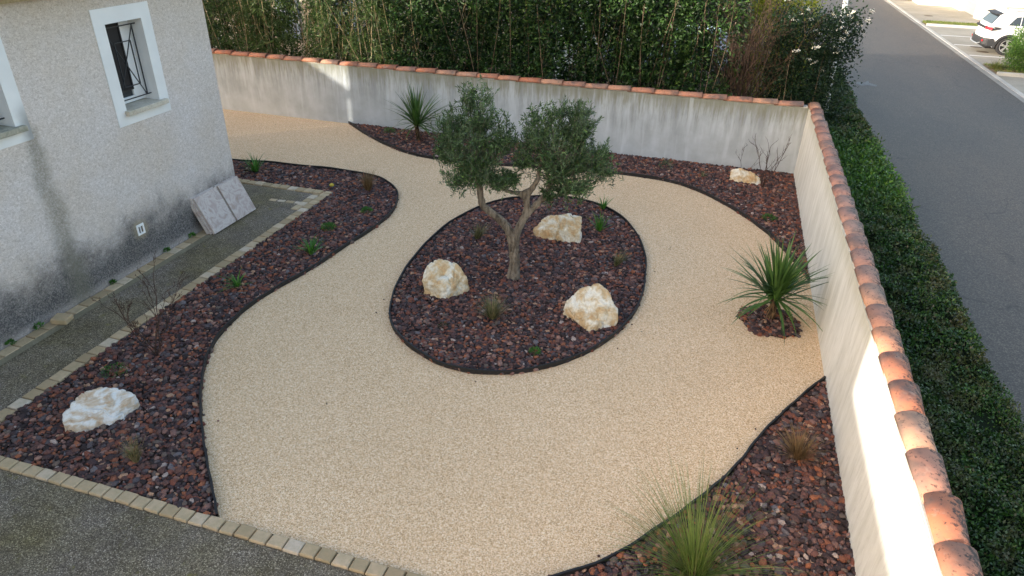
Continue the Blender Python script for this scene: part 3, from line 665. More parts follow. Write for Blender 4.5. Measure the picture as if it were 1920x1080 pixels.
# low unseen building added south-west, its ridge sized to shade the right wall's foot
zg = .455 + TANE * (1.78 + 14.5) / .766
gable_house('garage', -18.5, -10.5, -16, -3.0, zg - 1.0, zg - .12, 'y', M['cream'], 'unseen building south of the house, added to shade the foot of the right wall')
# north neighbour behind the hedge
nh = gable_house('neighbour_house', -17, -5.0, 20.5, 31, 2.7, 4.3, 'y', M['cream'], 'cream house with pale blue shutters seen through the bamboo behind the back wall')
for xw_, zz in ((-13.75, .85), (-11.65, .85)):
    w = MB(); w.box(xw_ - .40, xw_ + .40, 20.44, 20.495, zz, zz + 1.5); sub(w, 'shutter', plain('pale_blue_shutter', (.42, .52, .66), .6), parent=nh)

# ================================================================== GARDEN WALLS
def tile_mesh(L=.50, r0=.125, r1=.105, h0=.085, h1=.07, th=.012, n=12):
    """half-round tile along +Y: wide end at y=L, narrow at y=0"""
    vs = []; fs = []
    for (y, r, h) in ((0, r1, h1), (L, r0, h0)):
        for inner in (0, 1):
            for i in range(n + 1):
                a = PI * i / n; rr = r - th * inner; hh = h - th * inner
                vs.append((rr * math.cos(a), y, hh * math.sin(a) ** .85 if math.sin(a) > 0 else 0))
    m_ = n + 1
    for i in range(n):
        fs += [(i, 2 * m_ + i, 2 * m_ + i + 1, i + 1), (m_ + i, m_ + i + 1, 3 * m_ + i + 1, 3 * m_ + i), (i, i + 1, m_ + i + 1, m_ + i), (2 * m_ + i, 3 * m_ + i, 3 * m_ + i + 1, 2 * m_ + i + 1)]
    fs += [(0, m_, 3 * m_, 2 * m_), (n, 2 * m_ + n, 3 * m_ + n, m_ + n)]
    me = bpy.data.meshes.new('coping_tile'); me.from_pydata(vs, [], fs); me.materials.append(M['tile']); me.polygons.foreach_set('use_smooth', np.full(len(me.polygons), True))
    return me
TM = tile_mesh()
gw = thing('garden_wall', 'grey stained back wall capped with terracotta tiles behind the olive tree', 'wall', (-6, BACKY + .1, 0))
b = MB(); b.box(-30, 2.02, BACKY, BACKY + .2, -.05, 1.405)
sub(b, 'wall', M['back'], parent=gw)
b = MB(); b.box(-30, 1.76, BACKY + .012, BACKY + .188, 1.4055, 1.43); sub(b, 'mortar_bed', M['mortar'], parent=gw)
x = 1.70; i = 0
while x > -17:
    o = bpy.data.objects.new('coping_tile', TM); COL.objects.link(o); o.parent = gw
    o.location = Vector((x - .60, BACKY + .1, 1.412 + .004 * math.sin(i * 2.1))) - Vector(gw.location)
    o.rotation_euler = (random.uniform(-.01, .01), 0, 0); o.rotation_euler = (random.uniform(-.012, .012), -.02, 0)
    o.matrix_basis = Matrix.Translation(o.location) @ Matrix.Rotation(random.gauss(0, .012), 4, 'Z') @ Matrix.Rotation(-PI / 2, 4, 'Z') @ Matrix.Rotation(.028, 4, 'X')
    o.matrix_basis = Matrix.Translation(Vector(o.location)) @ Matrix.Rotation(-PI / 2 + random.gauss(0, .012), 4, 'Z') @ Matrix.Rotation(.030, 4, 'X')
    o.scale = (1, 1.14, 1); x -= .503; i += 1
rw = thing('garden_wall', 'white rendered right wall with weathered terracotta coping beside the street hedge', 'wall', (1.9, 6, 0))
b = MB(); b.box(RX, 2.02, -8, BACKY - .003, -.05, 1.403)
# soft undulating render
bw = sub(b, 'wall', M['right'], parent=rw)
b = MB(); b.box(RX + .006, 2.014, -8, BACKY + .1, 1.4035, 1.425); sub(b, 'mortar_bed', M['mortar'], parent=rw)
y = BACKY + .16; i = 0
while y > -4:
    o = bpy.data.objects.new('coping_tile', TM); COL.objects.link(o); o.parent = rw
    loc = Vector((1.90 + random.gauss(0, .004), y - .50, 1.408 + random.gauss(0, .003))) - Vector(rw.location)
    o.matrix_basis = Matrix.Translation(loc) @ Matrix.Rotation(random.gauss(0, .02), 4, 'Z') @ Matrix.Rotation(.034, 4, 'X') @ Matrix.Rotation(random.gauss(0, .03), 4, 'Y')
    y -= .443; i += 1

# ================================================================== ROCKS
B0 = -.09
rock('rock', (-5.83, 4.24, 0), [(-.40, -.12, B0), (-.1, -.26, B0), (.2, -.2, B0), (.42, -.02, B0), (.35, .2, B0), (-.35, .22, B0), (-.38, .0, .22), (-.15, .08, .35), (.03, .08, .38), (.25, .08, .31), (.40, .02, .18), (-.38, -.1, .1), (.18, -.18, .12)], 3, M['rock_white'], 'white limestone rock in the bottom left bed near the paver border', 0., .86)
rock('rock', (-3.33, 7.98, 0), [(-.27, -.1, B0), (.0, -.24, B0), (.25, -.05, B0), (.27, .1, B0), (0, .25, B0), (-.26, .15, B0), (-.24, .05, .33), (-.10, .1, .40), (.12, .1, .38), (.28, 0, .20), (-.28, -.05, .20), (.02, -.2, .18), (.2, .05, .31)], 11, M['rock'], 'rounded ochre and cream rock left of the olive trunk', 0., 1.1)
rock('rock', (-2.24, 10.35, 0), [(-.38, -.05, B0), (-.1, -.2, B0), (.34, -.22, B0), (.36, .1, B0), (-.1, .2, B0), (-.40, -.04, .10), (-.15, .08, .33), (.0, .05, .36), (.34, .08, .35), (.37, -.1, .26), (-.05, -.16, .18), (.33, -.2, .14)], 23, M['rock'], 'long pale knobbly rock behind the olive trunk in the oval bed', 0., 1.03)
rock('rock', (-1.2, 7.92, 0), [(-.34, .02, B0), (-.02, -.30, B0), (.30, -.14, B0), (.36, .06, B0), (.1, .25, B0), (-.2, .2, B0), (.06, .16, .46), (.12, .12, .45), (.35, .02, .20), (-.35, .06, .22), (.02, -.27, .10), (.35, -.08, .12), (-.12, .16, .36)], 31, M['rock'], 'angular cream rock at the right of the oval bed')
rock('rock', (.76, 14.2, 0), [(-.26, -.1, B0), (0, -.18, B0), (.33, -.15, B0), (.3, .12, B0), (-.2, .15, B0), (-.25, 0, .2), (-.1, 0, .28), (.1, 0, .25), (.34, -.02, .09)], 44, M['rock'], 'pale rock in the back right bed beside the bare shrub')
rock('rock', (-5.42, 13.85, 0), [(-.18, -.1, B0), (.15, -.15, B0), (.2, .1, B0), (-.1, .15, B0), (-.14, 0, .22), (.02, .03, .30), (.15, -.02, .2)], 52, M['rock_white'], 'small pale rock partly hidden by the olive foliage at the back wall')

# ================================================================== OLIVE TREE
FW = np.array([-.281, .96, 0]); RT = np.array([.96, .281, 0]); OB = np.array([-2.53, 8.71, 0])
def op(u, d, z): return OB + RT * u + FW * d + np.array([0, 0, z])
olive = thing('olive_tree', 'olive tree with two pruned crowns on forked limbs in the oval bed', 'tree', tuple(OB))
def local(V, o): return np.asarray(V, float) - np.array(o.location)
import bmesh
def skin_tree(name, chains, mat, parent):
    """chains: lists of ((x,y,z), r); first chain is the trunk, others start at a point of an earlier one"""
    me = bpy.data.meshes.new(name); vs = []; es = []; rs = []; key = {}
    for ch in chains:
        prev = None
        for p, r in ch:
            kk = tuple(round(float(q), 3) for q in p)
            if kk in key: i = key[kk]
            else: i = len(vs); key[kk] = i; vs.append(kk); rs.append(r)
            if prev is not None and prev != i: es.append((prev, i))
            prev = i
    me.from_pydata(vs, es, []); me.materials.append(mat)
    o = bpy.data.objects.new(name, me); COL.objects.link(o); o.parent = parent
    o.modifiers.new('skin', 'SKIN'); sv = me.skin_vertices[0].data
    for i, r in enumerate(rs): sv[i].radius = (r, r)
    sv[0].use_root = True
    s = o.modifiers.new('sub', 'SUBSURF'); s.levels = 2; s.render_levels = 2
    t = bpy.data.textures.new(name + '_bump', 'CLOUDS'); t.noise_scale = .055; dm = o.modifiers.new('disp', 'DISPLACE'); dm.texture = t; dm.strength = .034; dm.mid_level = .5
    return o
q = lambda u, d, z: tuple(op(u, d, z) - OB)
fork = (q(-.02, 0, .68), .083)
trunk = [(q(0.0, 0, -.06), .13), (q(0.0, 0, .06), .105), (q(.015, 0, .26), .082), (q(-.0, 0, .46), .08), fork]
Lm = [fork, (q(-.10, 0, .84), .066), (q(-.27, -.01, 1.02), .056), (q(-.46, -.02, 1.17), .054), (q(-.49, -.02, 1.30), .05), (q(-.50, 0, 1.42), .05), (q(-.55, 0, 1.58), .042), (q(-.58, .02, 1.9), .03), (q(-.60, .02, 2.3), .016)]
Rf = (q(.17, .02, 1.07), .055)
Rm = [fork, (q(.06, .0, .84), .062), Rf, (q(.31, .04, 1.20), .05), (q(.43, .05, 1.34), .045), (q(.52, .05, 1.6), .036), (q(.6, .05, 1.95), .024), (q(.66, .05, 2.3), .014)]
r2f = (q(.14, .0, 1.36), .05)
R2 = [Rf, (q(.17, .0, 1.2), .048), r2f, (q(.24, -.02, 1.47), .04), (q(.30, -.02, 1.58), .034), (q(.34, .0, 1.9), .022), (q(.36, .02, 2.25), .012)]
Sm = [r2f, (q(.02, -.02, 1.38), .028), (q(-.10, -.03, 1.41), .026), (q(-.22, -.03, 1.45), .022), (q(-.27, -.03, 1.55), .012)]
skin_tree('trunk', [trunk, Lm, Rm, R2, Sm], M['bark'], olive)

def crown(lobes, ntwig, root, per, Lf, Wf, spread=.35, up=.5):
    """twigs that grow from inside the lobes outward, with leaf pairs along them"""
    lobes = np.array(lobes); vol = np.prod(lobes[:, 3:6], axis=1); pk = rng.choice(len(lobes), ntwig, p=vol ** .75 / (vol ** .75).sum())
    lb = lobes[pk]; d = unit(rng.normal(size=(ntwig, 3))); rr = rng.uniform(.35, 1, (ntwig, 1)) ** .5
    tip = lb[:, :3] + d * lb[:, 3:6] * rr; spike = rng.uniform(size=ntwig) < .26; tip = np.where(spike[:, None], lb[:, :3] + (tip - lb[:, :3]) * rng.uniform(1.1, 1.42, (ntwig, 1)), tip)
    gd = unit(tip - (lb[:, :3] - np.array([0, 0, .35]) * lb[:, 5:6])) + np.array([0, 0, up]) + rng.normal(size=(ntwig, 3)) * spread; gd = unit(gd)
    Lt = rng.uniform(.18, .36, (ntwig, 1)); bend = rng.normal(size=(ntwig, 3)) * .3
    ts = np.linspace(0, 1, 4)[None, :, None]
    line = tip[:, None] - gd[:, None] * Lt[:, None] * (1 - ts) + bend[:, None] * Lt[:, None] * (ts * (1 - ts)) * .5
    t = rng.uniform(0.0, 1.0, (ntwig, per)); P = tip[:, None] - gd[:, None] * Lt[:, None] * (1 - t[..., None]) + bend[:, None] * Lt[:, None] * (t * (1 - t))[..., None] * .5
    D = gd[:, None] * .9 + rng.normal(size=(ntwig, per, 3)) * .62
    P = P.reshape(-1, 3); D = D.reshape(-1, 3); n = len(P)
    return leaf_quads(P, D, rng.uniform(.7, 1.25, n) * Lf, rng.uniform(.8, 1.2, n) * Wf), line
def to_world(lobes): return [(*(op(l[0], l[1], l[2])), l[3], l[4], l[5]) for l in lobes]
LL = [(-.62, 0, 2.08, .44, .42, .50), (-.50, 0, 2.52, .27, .26, .36), (-.90, .05, 2.26, .24, .25, .34), (-.22, -.05, 2.26, .22, .24, .32), (-.80, 0, 1.62, .26, .24, .16), (-.48, .0, 1.72, .30, .28, .25), (-.98, .1, 1.95, .18, .2, .22), (-.66, 0, 2.74, .15, .15, .20)]
RL = [(.58, 0, 2.02, .48, .44, .48), (.28, 0, 2.32, .24, .26, .32), (.82, 0, 2.38, .27, .28, .30), (1.08, .0, 1.93, .26, .26, .26), (.75, 0, 1.62, .42, .34, .26), (.10, 0, 2.0, .20, .22, .26), (.55, 0, 2.6, .2, .2, .16), (1.26, 0, 1.75, .17, .16, .12), (.48, 0, 1.42, .16, .16, .14), (.88, -.05, 2.62, .14, .14, .12)]
SL = [(-.20, -.03, 1.62, .24, .2, .14), (-.05, -.03, 1.64, .14, .14, .10)]
for nm, lob, nt in (('crown', LL, 800), ('crown', RL, 930), ('crown', SL, 110)):
    (V, F), line = crown(to_world(lob), nt, None, 22, .058, .0135, .42, .55)
    npmesh(nm, local(V, olive), F, M['olive'], olive)
    Vt, Ft = tubes_q(line, .0018, .0009, 3); 
    # inner branchlets from the limb into the crown
    wl_ = np.array(to_world(lob)); nb = nt // 14; idx = rng.integers(0, nt, nb); tipb = line[idx, 0]
    cb = wl_[rng.integers(0, len(lob), nb), :3] * .0 + wl_[:1, :3] + np.array([0, 0, -.42]) if nm != 'x' else None
    tt = np.linspace(0, 1, 6)[None, :, None]; mid = (cb + tipb) / 2 + rng.normal(size=(nb, 3)) * .06 - np.array([0, 0, .03])
    ln = cb[:, None] * (1 - tt) ** 2 + mid[:, None] * 2 * tt * (1 - tt) + tipb[:, None] * tt ** 2
    if lob is SL: ln = ln * 0 + line[idx][:, :1]
    V2, F2 = tubes_q(ln, .007, .002, 4)
    V_, F_ = joinq([(Vt, Ft), (V2, F2)]); npmesh('twigs', local(V_, olive), F_, M['olive_twig'], olive)

# ================================================================== CORDYLINES
def cordyline(loc, h, rad, n, label, up=0.25, trunk_r=.045):
    t = thing('cordyline', label, 'plant', loc)
    b = MB(); pts = []; rr = []
    for i in range(9):
        s = i / 8; pts.append((.01 * math.sin(s * 5), .015 * math.cos(s * 4), s * h)); rr.append(trunk_r * (1.25 - .35 * s + .05 * (i % 2)))
    b.tube(pts, rr, 10); b.build('trunk', M['yucca_bark'], t, smooth=True)
    az = rng.uniform(0, 2 * PI, n); u = rng.uniform(0, 1, n); el = np.radians(-12 + 98 * u ** .8); L = rad * rng.uniform(.78, 1.1, n) * (1 - .12 * (1 - u))
    base = np.stack([np.cos(az) * .03, np.sin(az) * .03, h - .02 + rng.uniform(-.06, .12, n)], 1)
    dr = rng.uniform(.25, 1.0, n) * (1.35 - u * 1.1)
    V, F = blades(base, az, el, L, dr, rng.uniform(.036, .052, n), 8)
    npmesh('leaves', V, F, M['cord'], t)
    m_ = n // 9; az = rng.uniform(0, 2 * PI, m_); V, F = blades(np.array([0, 0, h - .06]), az, np.radians(rng.uniform(-50, -5, m_)), rng.uniform(.2, .36, m_), rng.uniform(.5, 1.2, m_), rng.uniform(.01, .018, m_), 5)
    npmesh('dry_leaves', V, F, M['grass_brown'], t); return t
cordyline((1.17, 8.74, 0), .36, .90, 160, 'spiky green palm-like plant on its own lava patch beside the white wall')
cordyline((-6.58, 14.35, 0), .40, .96, 130, 'taller spiky palm-like plant against the grey back wall', .2)

# ================================================================== GRASSES AND SMALL PLANTS
def tuft(name, loc, n, L, w, mat, label, elr=(35, 88), droop=(.2, 1.1), base=.04, seg=5, cat='grass', group=None, lean=None):
    t_az = rng.uniform(0, 2 * PI, n); u = rng.uniform(0, 1, n); el = np.radians(elr[0] + (elr[1] - elr[0]) * u)
    r = base * np.sqrt(rng.uniform(0, 1, n)); P = np.stack([np.cos(t_az) * r, np.sin(t_az) * r, np.full(n, .012)], 1)
    V, F = blades(P, t_az + rng.normal(0, .35, n), el, L * rng.uniform(.55, 1.1, n), rng.uniform(*droop, n), w * rng.uniform(.7, 1.2, n), seg)
    if lean: V = V + np.stack([V[:, 2] * lean[0], V[:, 2] * lean[1], V[:, 2] * 0], 1)
    o = npmesh(name, V, F, mat); o.location = loc; return tag(o, label, cat, group)
tuft('grass_clump', (.46, 4.16, .02), 480, .95, .0055, M['grass_green'], 'large green grass clump with long arching blades in the bottom right bed', (18, 86), (.25, 1.15), .09, 10, lean=(-.12, .06))
tuft('grass_tuft', (1.38, 5.95, .02), 260, .36, .007, M['grass_brown'], 'dry brown grass tuft in the bottom right bed beside the white wall', (35, 85), (.2, 1.0), .05)
tuft('grass_tuft', (-2.46, 7.50, .02), 300, .34, .007, M['grass_mixed'], 'half green grass tuft in front of the olive trunk', (38, 88), (.2, .9), .05)
tuft('grass_tuft', (-3.49, 9.78, .02), 170, .30, .007, M['grass_mixed'], 'thin straw coloured tuft behind the ochre rock at the left of the oval bed', (45, 88), (.1, .7), .035, lean=(.3, 0))
tuft('grass_tuft', (-1.12, 9.58, .02), 110, .28, .007, M['grass_mixed'], 'small pale tuft at the right edge of the oval bed', (45, 88), (.1, .7), .03, lean=(.35, 0))
tuft('grass_tuft', (-6.20, 11.12, .02), 260, .42, .007, M['grass_brown'], 'dry brown grass tuft at the far curve of the left bed', (50, 88), (.1, .7), .05)
tuft('grass_tuft', (-4.98, 3.80, .02), 130, .27, .006, M['grass_mixed'], 'thin upright tuft in the bottom left bed near the driveway pavers', (55, 89), (.1, .6), .03)
tuft('grass_tuft', (-.05, 14.15, .02), 70, .16, .004, M['grass_mixed'], 'tiny dry tuft left of the pale rock in the back right bed', (30, 80), (.2, .9), .04)
tuft('strap_plant', (-8.80, 11.25, .02), 70, .42, .020, M['strap'], 'green strap leaved plant near the house corner at the far end of the left bed', (30, 86), (.4, 1.4), .05, 7, 'plant')
tuft('strap_plant', (-5.78, 8.38, .02), 46, .34, .024, M['strap'], 'green strap leaved plant in the left bed halfway along the path', (30, 86), (.4, 1.4), .04, 7, 'plant')
tuft('strap_plant', (-6.22, 7.12, .02), 26, .34, .026, M['strap'], 'splayed green strap leaved plant in the left bed beside the bare shrub', (8, 80), (.5, 1.4), .03, 7, 'plant')
tuft('strap_plant', (-1.60, 10.78, .02), 46, .36, .020, M['strap'], 'upright green strap leaved plant right of the long pale rock', (45, 88), (.2, 1.1), .04, 7, 'plant')
tuft('strap_plant', (-1.72, 11.75, .02), 30, .30, .018, M['strap'], 'strap leaved plant at the far edge of the oval bed behind the olive crown', (40, 88), (.3, 1.1), .04, 6, 'plant')
def mound(loc, r, n, label, mat='mound', h=.7, sz=.02):
    d = unit(rng.normal(size=(n, 3))); d[:, 2] = abs(d[:, 2]); P = d * np.array([r, r, r * h]) * rng.uniform(.5, 1, (n, 1)) + np.array([0, 0, .015])
    V, F = leaf_quads(P, d + rng.normal(size=(n, 3)) * .5 + np.array([0, 0, .4]), sz * rng.uniform(.7, 1.3, n), sz * .55)
    o = npmesh('ground_plant', V, F, M[mat]); o.location = loc; return tag(o, label, 'plant')
mound((-5.74, 10.18, .02), .11, 500, 'small round green plant near the far tip of the left bed')
mound((-6.02, 9.32, .02), .13, 650, 'round bright green mound plant in the left bed near the path corner')
mound((-1.70, 6.90, .02), .08, 260, 'tiny green plant at the front edge of the oval bed')
mound((-7.46, 14.68, .02), .16, 420, 'low dark green plant left of the palm-like plant at the back wall')
mound((1.22, 12.32, .02), .15, 420, 'low green plant in the back bed near the white wall', h=.5)
mound((-6.32, 4.92, .02), .16, 260, 'sparse dark green plant behind the white rock', h=.35)
mound((-.85, 14.45, .02), .18, 220, 'small twiggy shrub with sparse leaves at the foot of the back wall', mat='olive', h=1.1, sz=.025)
mound((-3.0, 7.05, .02), .08, 120, 'sparse dark sprig between the ochre rock and the front edging', mat='viburnum', h=.8)
for i, (yy, r) in enumerate(((8.30, .05), (7.72, .05), (5.38, .06), (6.62, .035), (4.98, .05))):
    t_ = mound((-7.965, yy, .02), r, 90, ['weed sprouting at the wall foot beside the left slab stack', 'leafy weed at the wall foot right of the air vent', 'weed at the wall foot beside the loose block', 'tiny weed at the wall foot left of the air vent', 'weed at the wall foot nearest the left picture edge'][i], h=.8, sz=.035); t_.name = 'weed'; t_['category'] = 'weed'; t_['group'] = 'weeds along the house wall'

def bare_shrub(loc, stems, h, label, spread=.35, seed=1, r0=.008, name='bare_shrub', fine=3, mat='twig', nseg=7):
    r = random.Random(seed); L = []
    def grow(p, d, ln, rad, lev):
        pts = [p]; cur = Vector(p); dd = Vector(d).normalized(); kids = []
        for i in range(nseg):
            dd = (dd + Vector((r.gauss(0, .10), r.gauss(0, .10), r.gauss(.03, .06)))).normalized(); cur = cur + dd * ln / nseg; pts.append(tuple(cur))
            if lev < fine and i > 1 and r.random() < (.62 if lev else .75):
                kids.append((tuple(cur), (dd + Vector((r.gauss(0, .5), r.gauss(0, .5), r.gauss(.15, .2)))).normalized(), ln * r.uniform(.3, .5) * (1 - i / nseg * .4)))
        L.append((pts, rad))
        for k_ in kids: grow(*k_, rad * .55, lev + 1)
    for i in range(stems):
        a = 2 * PI * i / stems + r.uniform(-.4, .4); grow((r.gauss(0, .02), r.gauss(0, .02), 0), (math.cos(a) * spread, math.sin(a) * spread, 1), h * r.uniform(.75, 1.05), r0, 0)
    A = np.array([l[0] for l in L]); R = np.array([l[1] for l in L]); V, F = tubes_q(A, np.maximum(R, .0022), np.maximum(R * .4, .0014), 4)
    o = npmesh(name, V, F, M[mat]); o.location = loc; return tag(o, label, 'shrub')
bare_shrub((-6.10, 5.38, .0), 7, .98, 'leafless brown shrub with thin forked twigs in the left bed beside the path', .42, 5, .0075, fine=4)
bare_shrub((1.12, 13.98, .0), 5, 1.0, 'leafless shrub with few thin stems beside the pale rock at the back right corner', .34, 9, .0085, fine=2)
bare_shrub((.75, 14.35, .0), 2, .75, 'thin leafless sapling behind the pale rock at the back wall', .25, 12, .005, fine=2)
# small yellow ball/fruit on the stones
bm = bmesh.new(); bmesh.ops.create_uvsphere(bm, u_segments=16, v_segments=12, radius=.036)
for v in bm.verts: v.co.x *= 1.2; v.co += v.co.normalized() * (.004 if abs(v.co.x) > .038 else 0)
me = bpy.data.meshes.new('fruit'); bm.to_mesh(me); bm.free(); me.materials.append(plain('lemon_peel', (.55, .42, .05), .5)); me.polygons.foreach_set('use_smooth', np.full(len(me.polygons), True))
lem = bpy.data.objects.new('lemon', me); COL.objects.link(lem); lem.location = (-6.95, 11.06, .055); lem.rotation_euler = (0, .2, .7); tag(lem, 'small yellow fruit lying on the lava stones at the far end of the left bed', 'fruit')
# a few dead leaves on the tan gravel
n = 26; P = np.stack([rng.uniform(-5, 1.3, n), rng.uniform(4.6, 14, n), np.full(n, .008)], 1); P = P[~inpoly(P, island)]
spots = [(-.36, 10.6), (-5.0, 11.9), (-8.2, 13.6), (-9.6, 14.2), (-.5, 9.6), (-7.6, 13.9), (-10.4, 14.3)]
P = np.concatenate([P[:5], np.array([(a, c, .008) for a, c in spots])]); D = rng.normal(size=P.shape); D[:, 2] = .06
V, F = leaf_quads(P, D, .045, .02, np.array([0, 0, 4.])); lf = npmesh('leaf_litter', V, F, plain('dead_leaf', (.07, .045, .025), .8)); tag(lf, 'scattered dead leaves on the tan gravel', 'leaf litter', kind='stuff')
# loose stones spilled over at the palm patch and the edges
n = 60; a = rng.uniform(0, 2 * PI, n); spill = [(1.15 + .46 * math.cos(q_) * rng.uniform(.9, 1.15), 8.69 + .46 * math.sin(q_) * rng.uniform(.9, 1.12)) for q_ in a]
n = 46; e = [edge_left[i] for i in rng.integers(8, len(edge_left), 16)] + [island[i] for i in rng.integers(0, len(island), 12)] + [edge_back[i] for i in rng.integers(0, len(edge_back), 6)] + [edge_right[i] for i in rng.integers(0, len(edge_right) - 4, 6)]
Vs = []; Fs = []
for i, (ex, ey) in enumerate(e):
    c_ = np.array([ex + rng.normal(0, .10), ey + rng.normal(0, .10), .008]); Vs.append(IV * rng.uniform(.008, .017) * rng.uniform(.7, 1.2, (12, 1)) + c_); Fs.append(IF + 12 * i)
tag(npmesh('stray_stones', np.concatenate(Vs), np.concatenate(Fs), M['stone']), 'stray lava stones spilled onto the tan gravel beside the black edgings', 'stray stones', kind='stuff')

# ================================================================== STREET HEDGE
hd = thing('hedge', 'long low clipped green hedge between the white wall and the street', 'hedge', (2.65, 8, 0))
hx0, hx1, hz = 2.10, 3.17, .88
b = MB(); b.box(hx0 + .06, hx1 - .08, -6, 26, -.05, hz - .10); sub(b, 'shade_core', M['hedge_shade'], parent=hd)  # near-black box, the shade between the leaves put into its colour
def hedge_leaves(y0, y1, dens, L):
    parts = []
    A = (hx1 - hx0) * (y1 - y0); n = int(A * dens); x = rng.uniform(hx0, hx1, n); y = rng.uniform(y0, y1, n)
    w = np.sin(x * 3.1 + y * 1.3) * .025 + np.sin(y * 2.7 + x * 2) * .02 + np.sin(y * 7.3 - x * 5) * .012 + np.sin(y * .9) * .03 + np.sin(x * 9 + y * 11) * .015 + np.sin(x * 13 - y * 8.5) * .018 + np.sin(x * 5 + y * 4.1) * np.sin(y * 3.3 - x) * .045
    edge = np.minimum(x - hx0, hx1 - x); z = hz + w - np.maximum(0, .10 - edge) * .6 + rng.normal(0, .018, n) - rng.exponential(.018, n)
    tall = rng.uniform(size=n) < .012; z = z + tall * rng.uniform(.02, .06, n)
    P = np.stack([x, y, z], 1); D = rng.normal(size=(n, 3)) + np.array([0, 0, .35]); parts.append((P, D))
    for s, xx in ((1, hx1), (-1, hx0)):
        n = int((y1 - y0) * hz * dens * (.8 if s > 0 else .35)); y = rng.uniform(y0, y1, n); z = rng.uniform(0.02, hz - .02, n)
        w = np.sin(y * 1.9 + z * 3) * .04 + np.sin(y * 5.1) * .025 + np.sin(y * .63 + 1) * .03; x = xx + s * w + rng.normal(0, .025, n); P = np.stack([x, y, z], 1)
        parts.append((P, rng.normal(size=(n, 3)) + np.array([s * .5, 0, .2])))
    P = np.concatenate([p for p, d in parts]); D = np.concatenate([d for p, d in parts]); n = len(P)
    return leaf_quads(P, D, L * rng.uniform(.7, 1.25, n), L * .55)
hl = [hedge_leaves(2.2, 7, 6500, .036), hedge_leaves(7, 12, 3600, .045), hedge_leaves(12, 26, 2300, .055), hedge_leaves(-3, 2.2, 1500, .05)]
# longer upright leaves along the lighter green stretch
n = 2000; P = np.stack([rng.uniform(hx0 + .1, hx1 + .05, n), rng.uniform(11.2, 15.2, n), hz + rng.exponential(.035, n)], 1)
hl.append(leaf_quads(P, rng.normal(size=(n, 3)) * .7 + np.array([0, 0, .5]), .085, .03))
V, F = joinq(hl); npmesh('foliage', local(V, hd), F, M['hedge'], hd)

# ================================================================== PLANTS BEHIND THE BACK WALL
sheet('neighbour_ground', [(-30, 15.3), (2.0, 15.3), (2.0, 34), (-30, 34)], -.02, m_concrete('pale_earth', (.10, .075, .05), (.20, .16, .11), 1.1))
def stems_np(cx, cy, n, h, rx, ry, r, lean=.12, k=8):
    a = np.stack([cx + rng.normal(0, rx, n), cy + rng.normal(0, ry, n), np.zeros(n)], 1); l = rng.normal(0, lean, (n, 2)); t = np.linspace(0, 1, k)
    H = h * rng.uniform(.7, 1.0, n); z = t[None] * H[:, None]; x = a[:, :1] + l[:, :1] * z + rng.normal(0, .03, (n, 1)) * np.sin(z * 2); y = a[:, 1:2] + l[:, 1:] * z
    return np.stack([x, y, z], -1), H
def bush(name, loc, w, d, h, nleaf, Lf, Wf, leafm, stemm, nst, label, cat='shrub', clump=26, r=.012, z0=.15, up=.2, flower=None, group=None, gap=.0, wind=None):
    t = thing(name, label, cat, loc, group=group); ln, H = stems_np(0, 0, nst, h * .95, w * .22, d * .2, r, w * (.10 if gap else .045))
    V, F = tubes_q(ln, r, r * .35, 5); npmesh('stems', V, F, M[stemm], t)
    # leaf clumps
    nc = int(nleaf / clump); c = np.stack([rng.uniform(-.5, .5, nc) * w, rng.uniform(-.5, .5, nc) * d, z0 + (h - z0) * rng.uniform(0, 1, nc) ** .85], 1)
    rad = ((c[:, 0] / (w * .5)) ** 2 + (c[:, 1] / (d * .5)) ** 2); keep = (rad < 1.15) & (rng.uniform(size=nc) > gap * (1 - c[:, 2] / h)); c = c[keep]; nc = len(c)
    P = (c[:, None] + rng.normal(size=(nc, clump, 3)) * np.array([.10, .10, .11])).reshape(-1, 3)
    D = rng.normal(size=P.shape) * .8 + np.array([0, 0, up]) + unit(P * np.array([1, 1, 0]) + 1e-6) * .5
    n = len(P); q_ = leaf_quads(P, D, Lf * rng.uniform(.65, 1.25, n), Wf * rng.uniform(.8, 1.2, n)); npmesh('foliage', *q_, M[leafm], t)
    if flower:
        nf = flower; cc = c[rng.integers(0, nc, nf * 5)]; sc_ = cc[:, 2] + cc[:, 0] * .7 - cc[:, 1] * .5; cc = cc[np.argsort(-sc_)[:nf * 2]][::2] + rng.normal(size=(nf, 3)) * .08 + np.array([.06, -.14, .16])
        P = rng.normal(size=(22, 3)) * np.array([.030, .030, .012]); V_, F_ = leaf_quads(P, rng.normal(size=P.shape) * np.array([1, 1, .3]), .034, .032, np.array([0, 0, 2.])); proto = npmesh('flower_head', V_, F_, M['petal'], t); proto.location = cc[0]
        for p in cc[1:]:
            o = proto.copy(); COL.objects.link(o); o.location = p; o.rotation_euler = (rng.normal() * .3, rng.normal() * .3, rng.uniform(0, 6))
    return t
GB = 'bamboo clumps behind the back wall'; GL = 'laurel shrubs behind the back wall'
labs = ['bamboo clump hidden at the house corner end of the back wall', 'bamboo clump just right of the house corner behind the back wall', 'bamboo clump left of the pale blue shutter', 'bamboo clump below the gap with the pale blue shutters', 'bamboo clump with crossing pale canes right of the shutters', 'last bamboo clump on the right next to the dark laurels']
for i, x in enumerate((-13.7, -12.55, -11.5, -10.45, -9.4, -8.35)):
    bush('bamboo', (x, 16.1 + .15 * (i % 2), 0), 1.3, 1.1, 3.6, [7000, 9000, 7500, 5200, 6500, 9000][i], .16, .024, 'bamboo', 'cane', 22, labs[i], 'bamboo', 20, .013, .15, -.35, group=GB, gap=.45)
